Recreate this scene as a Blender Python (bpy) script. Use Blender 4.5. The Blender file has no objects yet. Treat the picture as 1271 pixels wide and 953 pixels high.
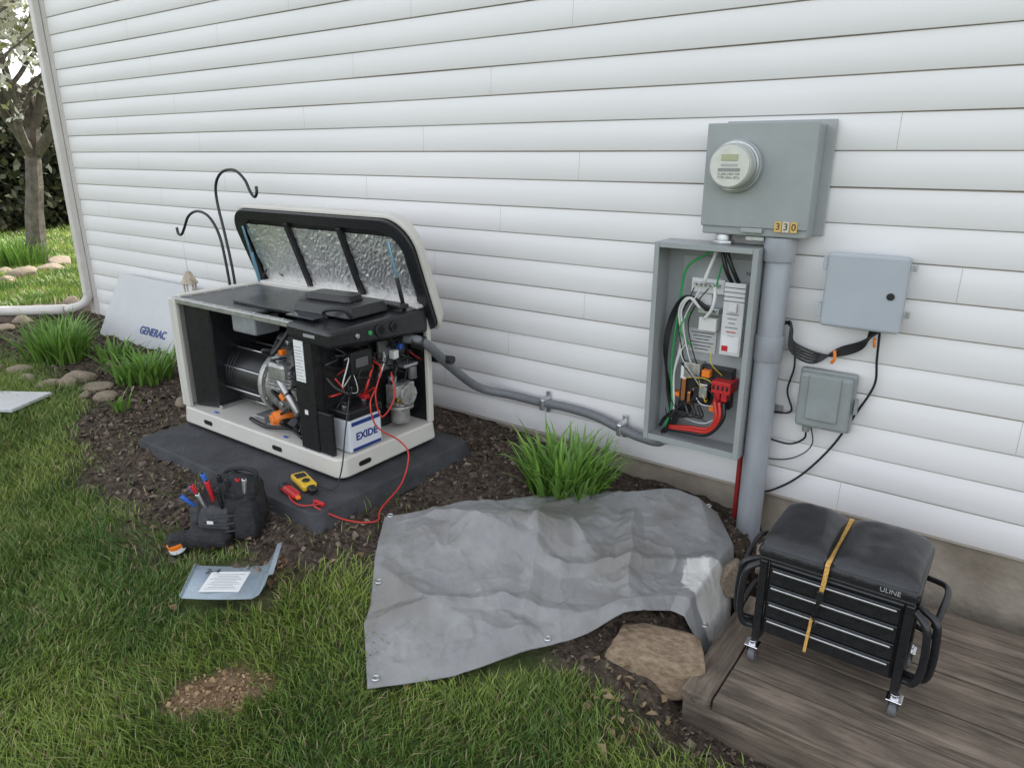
import bpy, bmesh, math, random
import numpy as np
from mathutils import Vector, Matrix, Euler
rad=math.radians
random.seed(7); rng=np.random.default_rng(11)
scene=bpy.context.scene
# ------------------------------------------------------------ helpers
def link(o,parent=None):
    scene.collection.objects.link(o)
    if parent is not None: o.parent=parent
    return o
def empty(name,loc=(0,0,0),rot=(0,0,0)):
    o=bpy.data.objects.new(name,None); o.location=loc; o.rotation_euler=rot
    o.empty_display_size=.1
    return link(o)
def mat(name,col,rough=.5,metal=0,nscale=0,namt=.15,bump=0,bscale=60,col2=None,spec=.5,coord='Object',stretch=None,detail=5):
    m=bpy.data.materials.new(name); m.use_nodes=True
    nt=m.node_tree; b=nt.nodes['Principled BSDF']
    b.inputs['Base Color'].default_value=(*col,1); b.inputs['Roughness'].default_value=rough
    b.inputs['Metallic'].default_value=metal; b.inputs['Specular IOR Level'].default_value=spec
    if nscale or bump:
        tc=nt.nodes.new('ShaderNodeTexCoord'); src=tc.outputs[coord]
        if stretch:
            mp=nt.nodes.new('ShaderNodeMapping'); mp.inputs['Scale'].default_value=stretch
            nt.links.new(src,mp.inputs[0]); src=mp.outputs[0]
    if nscale:
        n=nt.nodes.new('ShaderNodeTexNoise'); n.inputs['Scale'].default_value=nscale
        n.inputs['Detail'].default_value=detail; n.inputs['Roughness'].default_value=.62
        nt.links.new(src,n.inputs['Vector'])
        r=nt.nodes.new('ShaderNodeValToRGB')
        c2=col2 if col2 else tuple(min(1,c*(1+namt)) for c in col)
        c1=col if col2 else tuple(c*(1-namt) for c in col)
        r.color_ramp.elements[0].position=.33; r.color_ramp.elements[1].position=.67
        r.color_ramp.elements[0].color=(*c1,1); r.color_ramp.elements[1].color=(*c2,1)
        nt.links.new(n.outputs['Fac'],r.inputs[0]); nt.links.new(r.outputs[0],b.inputs['Base Color'])
        mr=nt.nodes.new('ShaderNodeMapRange'); mr.inputs['To Min'].default_value=max(0,rough-.1); mr.inputs['To Max'].default_value=min(1,rough+.1)
        nt.links.new(n.outputs['Fac'],mr.inputs[0]); nt.links.new(mr.outputs[0],b.inputs['Roughness'])
    if bump:
        n2=nt.nodes.new('ShaderNodeTexNoise'); n2.inputs['Scale'].default_value=bscale; n2.inputs['Detail'].default_value=6
        nt.links.new(src,n2.inputs['Vector'])
        bp=nt.nodes.new('ShaderNodeBump'); bp.inputs['Strength'].default_value=bump; bp.inputs['Distance'].default_value=.01
        nt.links.new(n2.outputs['Fac'],bp.inputs['Height']); nt.links.new(bp.outputs[0],b.inputs['Normal'])
    return m
def vcmat(name,rough=.6,trans=.25,spec=.3):
    m=bpy.data.materials.new(name); m.use_nodes=True; nt=m.node_tree; b=nt.nodes['Principled BSDF']
    a=nt.nodes.new('ShaderNodeAttribute'); a.attribute_name='Col'
    nt.links.new(a.outputs['Color'],b.inputs['Base Color']); b.inputs['Roughness'].default_value=rough
    b.inputs['Specular IOR Level'].default_value=spec
    if trans>0:
        t=nt.nodes.new('ShaderNodeBsdfTranslucent'); nt.links.new(a.outputs['Color'],t.inputs[0])
        mx=nt.nodes.new('ShaderNodeMixShader'); mx.inputs[0].default_value=trans
        nt.links.new(b.outputs[0],mx.inputs[1]); nt.links.new(t.outputs[0],mx.inputs[2])
        nt.links.new(mx.outputs[0],nt.nodes['Material Output'].inputs[0])
    return m
def mesh_np(name,verts,faces_sizes,loops,m,col=None,parent=None,smooth=False):
    me=bpy.data.meshes.new(name); verts=np.asarray(verts,dtype=np.float32)
    me.vertices.add(len(verts)); me.vertices.foreach_set('co',verts.ravel())
    loops=np.asarray(loops,dtype=np.int32); sizes=np.asarray(faces_sizes,dtype=np.int32)
    me.loops.add(len(loops)); me.loops.foreach_set('vertex_index',loops)
    me.polygons.add(len(sizes)); st=np.concatenate([[0],np.cumsum(sizes)[:-1]]).astype(np.int32)
    me.polygons.foreach_set('loop_start',st); me.polygons.foreach_set('loop_total',sizes)
    me.update(calc_edges=True)
    if smooth: me.polygons.foreach_set('use_smooth',np.ones(len(sizes),dtype=bool))
    if col is not None:
        ca=me.color_attributes.new('Col','FLOAT_COLOR','POINT')
        c4=np.ones((len(verts),4),dtype=np.float32); c4[:,:3]=col; ca.data.foreach_set('color',c4.ravel())
    if m: me.materials.append(m)
    return link(bpy.data.objects.new(name,me),parent)
def pyd(name,v,f,m,parent=None,smooth=False,loc=(0,0,0),rot=(0,0,0),bevel=0):
    me=bpy.data.meshes.new(name); me.from_pydata(v,[],f); me.update()
    bm=bmesh.new(); bm.from_mesh(me); bmesh.ops.recalc_face_normals(bm,faces=bm.faces); bm.to_mesh(me); bm.free()
    if smooth:
        for p in me.polygons: p.use_smooth=True
    if m: me.materials.append(m)
    o=link(bpy.data.objects.new(name,me),parent); o.location=loc; o.rotation_euler=rot
    if bevel: addbev(o,bevel)
    return o
def addbev(o,w,seg=2):
    b=o.modifiers.new('Bevel','BEVEL'); b.width=w; b.segments=seg; b.limit_method='ANGLE'; b.angle_limit=rad(35)
def box(name,c,s,m,parent=None,bevel=.003,rot=(0,0,0),seg=2):
    x,y,z=[k/2 for k in s]
    v=[(-x,-y,-z),(x,-y,-z),(x,y,-z),(-x,y,-z),(-x,-y,z),(x,-y,z),(x,y,z),(-x,y,z)]
    f=[(0,3,2,1),(4,5,6,7),(0,1,5,4),(1,2,6,5),(2,3,7,6),(3,0,4,7)]
    me=bpy.data.meshes.new(name); me.from_pydata(v,[],f); me.update()
    if m: me.materials.append(m)
    o=link(bpy.data.objects.new(name,me),parent); o.location=c; o.rotation_euler=rot
    if bevel: addbev(o,min(bevel,min(s)*.45),seg)
    return o
def bx(name,x0,x1,y0,y1,z0,z1,m,parent=None,bevel=.003,seg=2):
    return box(name,((x0+x1)/2,(y0+y1)/2,(z0+z1)/2),(x1-x0,y1-y0,z1-z0),m,parent,bevel,seg=seg)
def smoothpath(pts,n=8):
    pts=[Vector(p) for p in pts]
    if len(pts)<3: return pts
    out=[]; P=[pts[0]*2-pts[1]]+pts+[pts[-1]*2-pts[-2]]
    for i in range(1,len(P)-2):
        for k in range(n):
            t=k/n; a,b,c,d=P[i-1],P[i],P[i+1],P[i+2]
            out.append(.5*((2*b)+(-a+c)*t+(2*a-5*b+4*c-d)*t*t+(-a+3*b-3*c+d)*t**3))
    out.append(pts[-1]); return out
def tube(name,pts,r,m,parent=None,seg=10,sm=True,n=8,r2=None,rib=0):
    pp=smoothpath(pts,n) if sm else [Vector(p) for p in pts]
    N=len(pp); V=[];F=[]
    t0=(pp[1]-pp[0]).normalized(); up=Vector((0,0,1)) if abs(t0.z)<.9 else Vector((1,0,0))
    nrm=t0.cross(up).normalized()
    for i,p in enumerate(pp):
        t=(pp[min(i+1,N-1)]-pp[max(i-1,0)]).normalized()
        nrm=(nrm-t*nrm.dot(t)).normalized(); bn=t.cross(nrm)
        rr=r if r2 is None else r+(r2-r)*i/(N-1)
        if rib and i%2: rr*=1-rib
        for k in range(seg):
            a=2*math.pi*k/seg; V.append(p+nrm*math.cos(a)*rr+bn*math.sin(a)*rr)
    for i in range(N-1):
        for k in range(seg):
            a=i*seg+k;b=i*seg+(k+1)%seg; F.append((a,b,b+seg,a+seg))
    F.append(tuple(range(seg))[::-1]); F.append(tuple((N-1)*seg+k for k in range(seg)))
    me=bpy.data.meshes.new(name); me.from_pydata([tuple(v) for v in V],[],F); me.update()
    for p in me.polygons: p.use_smooth=len(p.vertices)==4
    me.materials.append(m)
    return link(bpy.data.objects.new(name,me),parent)
def cyl(name,p0,p1,r,m,parent=None,seg=28,r2=None,bevel=.002):
    o=tube(name,[p0,p1],r,m,parent,seg,False,r2=r2)
    if bevel: addbev(o,bevel)
    return o
def rr_outline(w,h,rs,n=7):
    pts=[]
    for (cx,cy,a0,r) in ((-w/2,-h/2,180,rs[0]),(w/2,-h/2,270,rs[1]),(w/2,h/2,0,rs[2]),(-w/2,h/2,90,rs[3])):
        ox=cx+(r if cx<0 else -r); oy=cy+(r if cy<0 else -r)
        for k in range(n+1):
            a=rad(a0+90*k/n); pts.append((ox+r*math.cos(a),oy+r*math.sin(a)))
    return pts
def prism(name,out,z0,z1,m,parent=None,scale=1,bevel=.003,loc=(0,0,0),rot=(0,0,0)):
    n=len(out); V=[(x,y,z0) for x,y in out]+[(x*scale,y*scale,z1) for x,y in out]
    F=[tuple(range(n))[::-1],tuple(range(n,2*n))]+[(i,(i+1)%n,n+(i+1)%n,n+i) for i in range(n)]
    return pyd(name,V,F,m,parent,loc=loc,rot=rot,bevel=bevel)
def ring(name,o1,o2,z0,z1,m,parent=None,loc=(0,0,0),rot=(0,0,0),bevel=.003):
    n=len(o1); V=[(x,y,z) for z in (z0,z1) for x,y in o1]+[(x,y,z) for z in (z0,z1) for x,y in o2]
    F=[]
    for i in range(n):
        j=(i+1)%n
        F+=[(i,j,n+j,n+i),(2*n+j,2*n+i,3*n+i,3*n+j),(n+i,n+j,3*n+j,3*n+i),(j,i,2*n+i,2*n+j)]
    return pyd(name,V,F,m,parent,loc=loc,rot=rot,bevel=bevel)
def text(name,s,loc,rot,size,m,parent=None,align='CENTER',ext=.0006,off=0):
    c=bpy.data.curves.new(name,'FONT'); c.body=s; c.size=size; c.extrude=ext; c.align_x=align; c.align_y='CENTER'; c.offset=off
    c.materials.append(m); o=link(bpy.data.objects.new(name,c),parent); o.location=loc; o.rotation_euler=rot; return o
FX=(rad(90),0,0); RX=(rad(90),0,rad(90))
def h2(ix,iy,s): 
    v=np.sin(ix*127.1+iy*311.7+s*74.7)*43758.5453; return v-np.floor(v)
def vn(x,y,s=0):
    x=np.asarray(x,dtype=float);y=np.asarray(y,dtype=float)
    ix=np.floor(x);iy=np.floor(y);fx=x-ix;fy=y-iy;fx=fx*fx*(3-2*fx);fy=fy*fy*(3-2*fy)
    return (h2(ix,iy,s)*(1-fx)+h2(ix+1,iy,s)*fx)*(1-fy)+(h2(ix,iy+1,s)*(1-fx)+h2(ix+1,iy+1,s)*fx)*fy
def fbm(x,y,s=0,o=4):
    t=0;a=.5;f=1
    for i in range(o): t=t+a*vn(x*f,y*f,s+i*3.1); a*=.5; f*=2.03
    return t
# ------------------------------------------------------------ terrain
def ter(x,y):
    x=np.asarray(x,dtype=float);y=np.asarray(y,dtype=float)
    w=np.interp(x,[-9,-2.6,-1.6,-.77,.1,1],[.25,.22,.16,.087,-.03,-.06])
    y0=np.interp(x,[-2,-.8],[-1.2,-.2])
    s=np.clip((y-y0+1.4)/1.4,0,1); s=s*s*(3-2*s)
    l=np.clip((-x-4)/2,0,1); s=s+(1-s)*l*.8
    z=-.12+(w+.12)*(.12+.88*s)
    dk=np.clip((x+.75)/.1,0,1)*np.clip((y+1.25)/.15,0,1)   # bed of the deck is lower
    return z*(1-dk)+np.minimum(z,-.13)*dk
BX=[-14,-9,-5.8,-4.6,-4.1,-3.8,-2.95,-2.25,-1.7,-.86,-.4,.5,3]
BY=[-.9,-.95,-1.05,-1.1,-1.25,-1.55,-1.72,-1.64,-1.42,-1.15,-1.3,-1.3,-1.3]
def soilmask(x,y):
    yb=np.interp(x,BX,BY)+(fbm(x*4,y*4,4)-.47)*.45
    m=np.clip((y-yb)/.26+.5,0,1)
    far=np.clip((x+7.6)/.3,0,1)          # bed stops past the corner of the house
    m=m*far
    dx=x+1.80; dy=y+1.91; p=dx*.53+dy*.85; q=dx*.85-dy*.53
    d=np.hypot(p*.8,q*1.5)+(fbm(x*9,y*9,8)-.5)*.16
    d2=np.hypot(x+2.0,y+1.5)+(fbm(x*9,y*9,18)-.5)*.2
    bare=np.clip((.145-d)/.06,0,1)*.95+np.clip((.08-d2)/.1,0,1)*.6
    return m,np.clip(bare,0,1)
def lump(x,y): 
    m,b=soilmask(x,y)
    return (fbm(x*6,y*6,1)-.5)*.055*(.3+.7*m)+(fbm(x*22,y*22,2)-.5)*.034*m
xs=np.unique(np.round(np.concatenate([-np.geomspace(9,400,26),np.arange(-9,-5,.08),np.arange(-5,1.2,.028),np.geomspace(1.2,400,26)]),4))
ys=np.unique(np.round(np.concatenate([-np.geomspace(4,400,24),np.arange(-4,-.0,.028),[0,.1],np.geomspace(.15,400,26)]),4))
X,Y=np.meshgrid(xs,ys)
Zt=ter(X,Y)+lump(X,Y)*(np.abs(X)<12)
nx,ny=len(xs),len(ys)
V=np.stack([X.ravel(),Y.ravel(),Zt.ravel()],1)
i,j=np.meshgrid(np.arange(nx-1),np.arange(ny-1)); a=(j*nx+i).ravel()
L=np.stack([a,a+1,a+1+nx,a+nx],1).ravel()
sm,ba=soilmask(X.ravel(),Y.ravel())
col=np.stack([sm,ba,np.zeros_like(sm)],1)
gm=bpy.data.materials.new('ground_mat'); gm.use_nodes=True; nt=gm.node_tree; b=nt.nodes['Principled BSDF']
at=nt.nodes.new('ShaderNodeAttribute'); at.attribute_name='Col'; sp=nt.nodes.new('ShaderNodeSeparateColor'); nt.links.new(at.outputs['Color'],sp.inputs[0])
tc=nt.nodes.new('ShaderNodeTexCoord')
def noise(s,d=6): 
    n=nt.nodes.new('ShaderNodeTexNoise'); n.inputs['Scale'].default_value=s; n.inputs['Detail'].default_value=d; n.inputs['Roughness'].default_value=.65; nt.links.new(tc.outputs['Object'],n.inputs['Vector']); return n
def ramp(src,stops):
    r=nt.nodes.new('ShaderNodeValToRGB'); e=r.color_ramp.elements
    while len(e)<len(stops): e.new(.5)
    for k,(p,c) in enumerate(stops): e[k].position=p; e[k].color=(*c,1)
    nt.links.new(src,r.inputs[0]); return r
soil=ramp(noise(38).outputs['Fac'],[(.3,(.028,.021,.016)),(.5,(.08,.060,.046)),(.72,(.17,.13,.10))])
grass=ramp(noise(14).outputs['Fac'],[(.3,(.04,.055,.018)),(.55,(.075,.10,.03)),(.75,(.14,.14,.06))])
bare=ramp(noise(45).outputs['Fac'],[(.3,(.14,.085,.05)),(.7,(.34,.23,.14))])
def mix(f,a_,b_):
    m=nt.nodes.new('ShaderNodeMix'); m.data_type='RGBA'; nt.links.new(f,m.inputs[0]); nt.links.new(a_,m.inputs[6]); nt.links.new(b_,m.inputs[7]); return m.outputs[2]
c=mix(sp.outputs[0],grass.outputs[0],soil.outputs[0]); c=mix(sp.outputs[1],c,bare.outputs[0])
nt.links.new(c,b.inputs['Base Color']); b.inputs['Roughness'].default_value=.95; b.inputs['Specular IOR Level'].default_value=.2
bp=nt.nodes.new('ShaderNodeBump'); bp.inputs['Strength'].default_value=.9; bp.inputs['Distance'].default_value=.02
nt.links.new(noise(60,8).outputs['Fac'],bp.inputs['Height']); nt.links.new(bp.outputs[0],b.inputs['Normal'])
mesh_np('ground',V,np.full(len(a),4),L,gm,col,smooth=True)
def gz(x,y): return float(ter(x,y)+lump(np.array(x),np.array(y)))
# ------------------------------------------------------------ grass
grassm=vcmat('grass_blade',.5,0,.4); leafm=vcmat('lily_leaf',.45,.2,.45)
def blades(name,px,py,ln,wd,lean,cols,m=None):
    n=len(px); pz=ter(px,py)+lump(px,py)-.004
    th=rng.uniform(0,2*np.pi,n); lx=np.cos(th)*lean; ly=np.sin(th)*lean
    lx+=(vn(px*3,py*3,21)-.5)*1.2; ly+=(vn(px*3,py*3,22)-.5)*1.2
    ph=rng.uniform(0,2*np.pi,n); wx=np.cos(ph)*wd/2; wy=np.sin(ph)*wd/2
    hz=ln/np.sqrt(1+.6*(lx**2+ly**2))
    def lay(f,ws,dz): 
        cx=px+lx*ln*f**1.6*.8; cy=py+ly*ln*f**1.6*.8; cz=pz+hz*dz
        return np.stack([cx-wx*ws,cy-wy*ws,cz],1),np.stack([cx+wx*ws,cy+wy*ws,cz],1)
    a0,b0=lay(0,1,0);a1,b1=lay(.5,.85,.62);t0,_=lay(1,0,1.0)
    V=np.stack([a0,b0,a1,b1,t0],1).reshape(-1,3)
    base=(np.arange(n)*5)[:,None]
    L=np.concatenate([base+np.array([0,1,3,2]),base+np.array([2,3,4])],1).ravel()
    S=np.tile([4,3],n)
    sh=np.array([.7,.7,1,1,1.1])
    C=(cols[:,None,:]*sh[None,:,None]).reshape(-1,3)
    return mesh_np(name,V,S,L,m or grassm,C)
def gcols(px,py,n,lit=1):
    t=np.clip((fbm(px*2.2,py*2.2,31)-.47)*1.6+.45+rng.normal(0,.16,n),0,1)[:,None]
    c=np.array([.058,.125,.02])*(1-t)+np.array([.25,.325,.06])*t
    dry=rng.random(n)<.09; c[dry]=np.array([.38,.31,.16])*rng.uniform(.6,1,(dry.sum(),1))
    return c*lit
# metal cover plate footprint (grass is flattened under it)
A=Vector((-2.15,-1.825,0));Bv=Vector((-1.91,-1.665,0));Dv=Vector((-2.28,-1.695,0)); eu=(Bv-A); ev=(Dv-A)
N=300000
px=rng.uniform(-6.2,.6,N); py=rng.uniform(-2.9,-.9,N)
dist=np.hypot(px,py+2.85)
keep=rng.random(N)<np.clip(3.0/dist,.35,1)
m_,b_=soilmask(px,py)
keep&=rng.random(N)>np.clip(m_*1.15,0,.985); keep&=rng.random(N)>b_*1.15
keep&=~((px>-.66)&(py>-1.07)); keep&=(vn(px*7,py*7,5)*.7+rng.random(N)*.6)>.25
tp=(px>-1.8)&(py>-1.65+ (px+1.43)*1.02)&(px>-1.43)&(px<-.65); keep&=~tp
det=eu.x*ev.y-eu.y*ev.x; qx=px-A.x; qy=py-A.y
pu=(qx*ev.y-qy*ev.x)/det; pv=(eu.x*qy-eu.y*qx)/det
keep&=~((pu>-.08)&(pu<1.12)&(pv>-.05)&(pv<1.25))
px,py=px[keep],py[keep]; n=len(px)
ln=rng.uniform(.03,.065,n)*(.6+.9*fbm(px*3,py*3,41)); wd=rng.uniform(.0024,.0046,n)
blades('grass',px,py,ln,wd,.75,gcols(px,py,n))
N=110000
r=4.5*np.exp(rng.random(N)*1.5); an=rng.uniform(rad(-5),rad(40),N)
px=-2.0-r*np.cos(an)*1.0; py=-2.0+r*np.sin(an)
m_,b_=soilmask(px,py); k=(rng.random(N)>m_*1.1)&(px<-5.0)&~((px>-6.75)&(py>-.05)); px,py=px[k],py[k]; n=len(px)
blades('grass',px,py,rng.uniform(.05,.09,n),rng.uniform(.006,.012,n),.6,gcols(px,py,n)*1.45,leafm)  # blade colours brightened to paint sunlight onto the far lawn
# ------------------------------------------------------------ mulch / soil crumbs / leaves
def crumbs(name,px,py,s,t,cA,cB,m,dz=0):
    n=len(px); asp=rng.uniform(.3,.9,n); cz=ter(px,py)+lump(px,py)+rng.uniform(-.002,.008,n)+dz
    nn=rng.normal(0,1,(n,3)); nn[:,2]=np.abs(nn[:,2])+.6; nn/=np.linalg.norm(nn,axis=1)[:,None]
    rv=rng.normal(0,1,(n,3)); u=np.cross(nn,rv); u/=np.linalg.norm(u,axis=1)[:,None]; w=np.cross(nn,u)
    C0=np.stack([px,py,cz],1); U=u*s[:,None]; Wd=w*(s*asp)[:,None]; Hn=nn*(s*asp*.6)[:,None]
    V=np.stack([C0-U-Wd*.6,C0+U*.8-Wd,C0+U+Wd*.7,C0-U*.7+Wd,C0+Hn],1).reshape(-1,3)
    base=(np.arange(n)*5)[:,None]
    L=np.concatenate([base+np.array(q) for q in ([0,1,4],[1,2,4],[2,3,4],[3,0,4])],1).ravel()
    C=np.array(cA)*(1-t)+np.array(cB)*t
    mesh_np(name,V,np.full(n*4,3),L,m,np.repeat(C,5,0))
mum=vcmat('mulch_mat',.9,0,.15)
N=52000
px=rng.uniform(-7,-.3,N); py=rng.uniform(-2.2,-.02,N)
m_,b_=soilmask(px,py); k=(rng.random(N)<m_*(.35+.8*vn(px*4,py*4,9)))
px,py=px[k],py[k]; n=len(px)
crumbs('mulch',px,py,rng.uniform(.004,.012,n)*np.where(rng.random(n)<.12,1.9,1),rng.random((n,1))**1.6,[.034,.026,.020],[.24,.185,.14],mum)
N=30000; px=rng.uniform(-2.4,-1.4,N); py=rng.uniform(-2.3,-1.3,N); m_,b_=soilmask(px,py); k=rng.random(N)<b_*.5; px,py=px[k],py[k]; n=len(px)
crumbs('dead_grass_thatch',px,py,rng.uniform(.003,.009,n),rng.random((n,1)),[.16,.09,.05],[.42,.29,.17],mum)
px=np.concatenate([rng.normal(-.78,.08,45),rng.uniform(-3.0,-1.8,10),rng.uniform(-2.6,-.8,6)]); py=np.concatenate([rng.normal(-1.2,.08,45),rng.uniform(-1.6,-1.3,10),rng.uniform(-1.9,-1.3,6)])
n=len(px); s=rng.uniform(.008,.024,n); th=rng.uniform(0,6.28,n); cz=ter(px,py)+lump(px,py)+.012+rng.uniform(0,.012,n)
u=np.stack([np.cos(th),np.sin(th),rng.normal(0,.35,n)],1)*s[:,None]; w=np.stack([-np.sin(th),np.cos(th),rng.normal(0,.35,n)],1)*(s*.55)[:,None]
C0=np.stack([px,py,cz],1); up=np.zeros((n,3)); up[:,2]=s*.3
V=np.stack([C0-u,C0-u*.1-w+up,C0+u,C0+u*.1+w+up,C0],1).reshape(-1,3); base=(np.arange(n)*5)[:,None]
L=np.concatenate([base+np.array(q) for q in ([0,1,4],[1,2,4],[2,3,4],[3,0,4])],1).ravel()
t=rng.random((n,1)); C=np.array([.16,.10,.05])*(1-t)+np.array([.34,.25,.15])*t
mesh_np('dry_leaves',V,np.full(n*4,3),L,vcmat('dryleaf_mat',.8,.1,.2),np.repeat(C,5,0))
# ------------------------------------------------------------ daylilies
def lily(x,y,n,rad_,hgt,seed,dark=1):
    r=np.random.default_rng(seed); K=7
    V=[];S=[];L=[];C=[]
    for q in range(n):
        a=r.uniform(0,6.283); rr=rad_*.55*math.sqrt(r.random()); bx_=x+rr*math.cos(a); by_=y+rr*math.sin(a)
        a2=a+r.normal(0,.6); ln=hgt*r.uniform(.75,1.35); w=r.uniform(.006,.012); out=r.uniform(.12,.75)*(.4+rr/rad_)
        droop=r.uniform(.2,1.0); z0=gz(bx_,by_)-.01; t=r.random(); cc=np.array([.09,.20,.03])*(1-t)+np.array([.24,.42,.08])*t
        cc=cc*dark; tw=a2+math.pi/2+r.normal(0,.3); b0=len(V)
        for k in range(K):
            f=k/(K-1); d=ln*out*(f**1.5); z=z0+ln*(f-droop*.45*f**2.6)*.9; ww=w*(1-f**2.5)*.9+.0006
            cx=bx_+math.cos(a2)*d; cy=by_+math.sin(a2)*d
            for sg in (-1,0,1):
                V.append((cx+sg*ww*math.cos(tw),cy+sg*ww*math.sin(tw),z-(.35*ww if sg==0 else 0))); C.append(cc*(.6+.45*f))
            if k<K-1:
                for g in (0,1):
                    i0=b0+k*3+g; L+=[i0,i0+1,i0+4,i0+3]; S.append(4)
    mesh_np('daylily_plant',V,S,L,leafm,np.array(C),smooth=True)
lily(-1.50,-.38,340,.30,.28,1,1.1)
lily(-5.35,-.85,280,.34,.30,2); lily(-5.0,-.62,90,.22,.18,3); lily(-4.40,-.74,220,.30,.21,4,1.05); lily(-5.9,-.6,120,.25,.25,5)
lily(-3.97,-1.12,18,.08,.14,6)
lily(-10.2,.75,260,.5,.45,8,1.0); lily(-11.5,.3,260,.5,.5,9,1.0); lily(-8.0,-.55,90,.25,.25,10)
# ------------------------------------------------------------ stones
stm=mat('fieldstone',(.16,.125,.09),.85,0,9,.5,.6,30,col2=(.36,.29,.21))
def rock(name,c,s,seed,m=stm,rz=0,sub=4,parent=None,boxy=False):
    bm=bmesh.new(); bmesh.ops.create_icosphere(bm,subdivisions=sub,radius=1)
    rnd=np.random.default_rng(seed); pl=[(Vector(rnd.normal(0,1,3)).normalized(),rnd.uniform(.55,.85)) for _ in range(11)]
    if boxy: pl=[(Vector(q_).normalized(),d_) for q_,d_ in (((1,.1,.05),.72),((-1,.15,.1),.72),((.1,1,0),.66),((-.1,-1,.12),.66),((.05,-.05,1),.50),((.7,-.7,.3),.90),((-.6,.7,.4),.88),((.5,.2,.8),.82))]
    for v in bm.verts:
        p=v.co.copy()
        for nrm,d in pl:
            k=p.dot(nrm)
            if k>d: p-=nrm*(k-d)*.92
        k=float(fbm(p.x*3+seed,p.y*3+p.z*2,seed))-.5
        v.co=p*(1+k*.14)
    me=bpy.data.meshes.new(name); bm.to_mesh(me); bm.free()
    for p in me.polygons: p.use_smooth=True
    me.materials.append(m); o=link(bpy.data.objects.new(name,me),parent); o.location=c; o.scale=s; o.rotation_euler=(0,0,rz); return o
rock('rock',(-.78,-.94,-.03),(.21,.14,.115),3,mat('brown_fieldstone',(.17,.115,.07),.85,0,7,.5,.6,30,col2=(.36,.27,.18)),rz=.30,boxy=True)
rock('rock',(-.60,-.27,.06),(.12,.09,.10),5,rz=1)
rock('rock',(-.72,-.44,.05),(.10,.08,.07),15,rz=2)
bor=empty('border_stones'); rs_=random.Random(3)
k=0
for (x,y,s) in [(-4.95,-1.2,.09),(-4.78,-1.17,.12),(-4.62,-1.12,.13),(-4.45,-1.08,.12),(-4.3,-1.05,.08),(-4.66,-1.0,.1),(-4.36,-1.17,.07),(-5.15,-1.2,.11),(-5.4,-1.18,.12),(-5.7,-1.2,.1),(-3.95,-.78,.08),(-3.83,-.83,.07),(-6.3,-.95,.13),(-6.6,-.80,.12),(-6.85,-.5,.12),(-7.05,-.3,.12),(-7.15,-.05,.13),(-7.3,.2,.12),(-9.3,.45,.2),(-9.6,.75,.22),(-9.9,1.1,.25),(-10.2,1.5,.22),(-9.1,.1,.18),(-9.8,.4,.2),(-9.0,-.4,.18)]:
    x+=rs_.uniform(-.08,.08); y+=rs_.uniform(-.08,.08); s*=rs_.uniform(.7,1.15)
    k+=1; rock('stone_%d'%k,(x,y,gz(x,y)+s*.12),(s*random.uniform(.8,1.1),s*random.uniform(.5,.9),s*random.uniform(.35,.6)),k+20,rz=random.uniform(0,3),sub=3,parent=bor)
for q in range(60):
    x=random.uniform(-3.9,-1.6); y=random.uniform(-1.75,-1.2) if q%2 else random.uniform(-1.1,-.1)
    if -3.45<x<-2 and y>-1.35: continue
    s=random.uniform(.008,.02); k+=1; rock('pebble_%d'%k,(x,y,gz(x,y)+s*.3),(s,s*.8,s*.55),k,rz=q,sub=2,parent=bor)
# ------------------------------------------------------------ house
house=empty('house')
siding=mat('vinyl_siding',(.76,.745,.735),.45,0,2.2,.03,.02,9,spec=.4,stretch=(.35,1,3))
groove=mat('siding_groove',(.38,.34,.29),.8)  # beige groove dirt, darkened to paint in the shade line under each lap
trimm=mat('white_trim',(.60,.57,.53),.45,0,5,.05)
conc=mat('foundation_concrete',(.20,.165,.125),.9,0,4,.4,.5,40,col2=(.36,.31,.25))
z0=.234; pitch=.125; nC=46; x0,x1=-6.60,3.6
xg=np.arange(x0,x1+.01,.3); nxg=len(xg)
V=[];S=[];Lp=[];MI=[];SV=[];SF=[]
for cidx in range(nC):
    zb=z0+cidx*pitch
    wob=(vn(xg*1.1,np.full(nxg,cidx*7.3),3)-.5)*.0028; wy=(vn(xg*.9,np.full(nxg,cidx*3.3),6)-.5)*.003
    prof=[(.001,0),(-.0052,0.0),(-.0064,.0022),(-.0010,pitch-.004),(.001,pitch)]
    b0=len(V)
    for (py_,pz_) in prof:
        for q in range(nxg): V.append((xg[q],py_+wy[q],zb+pz_+wob[q]))
    for r_ in range(len(prof)-1):
        for q in range(nxg-1):
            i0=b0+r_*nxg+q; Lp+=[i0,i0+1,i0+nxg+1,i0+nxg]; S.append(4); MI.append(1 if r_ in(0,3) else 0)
    for xx in (-3.9+((cidx*1.37)%2.3), -.45+((cidx*2.11)%2.9), -6.2+((cidx*.83)%1.9)):
        wq=float(np.interp(xx,xg,wy)); s0=len(SV)
        SV+=[(xx,-.0068+wq,zb+.003),(xx+.0014,-.0068+wq,zb+.003),(xx+.0014,-.0016+wq,zb+pitch-.004),(xx,-.0016+wq,zb+pitch-.004)]; SF.append((s0,s0+1,s0+2,s0+3))
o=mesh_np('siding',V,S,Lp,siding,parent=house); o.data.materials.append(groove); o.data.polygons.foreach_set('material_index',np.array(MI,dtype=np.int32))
me=bpy.data.meshes.new('siding_lap'); me.from_pydata(SV,[],SF); me.materials.append(groove); link(bpy.data.objects.new('siding_lap',me),house)
bx('starter_strip',x0,x1,-.009,.01,z0-.010,z0-.001,groove,house,0)
bx('foundation',-6.62,3.6,.012,8.0,-.5,z0-.013,conc,house,0)
bx('wall_core',-6.62,3.6,.012,8.0,z0-.012,5.98,siding,house,0)
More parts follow.
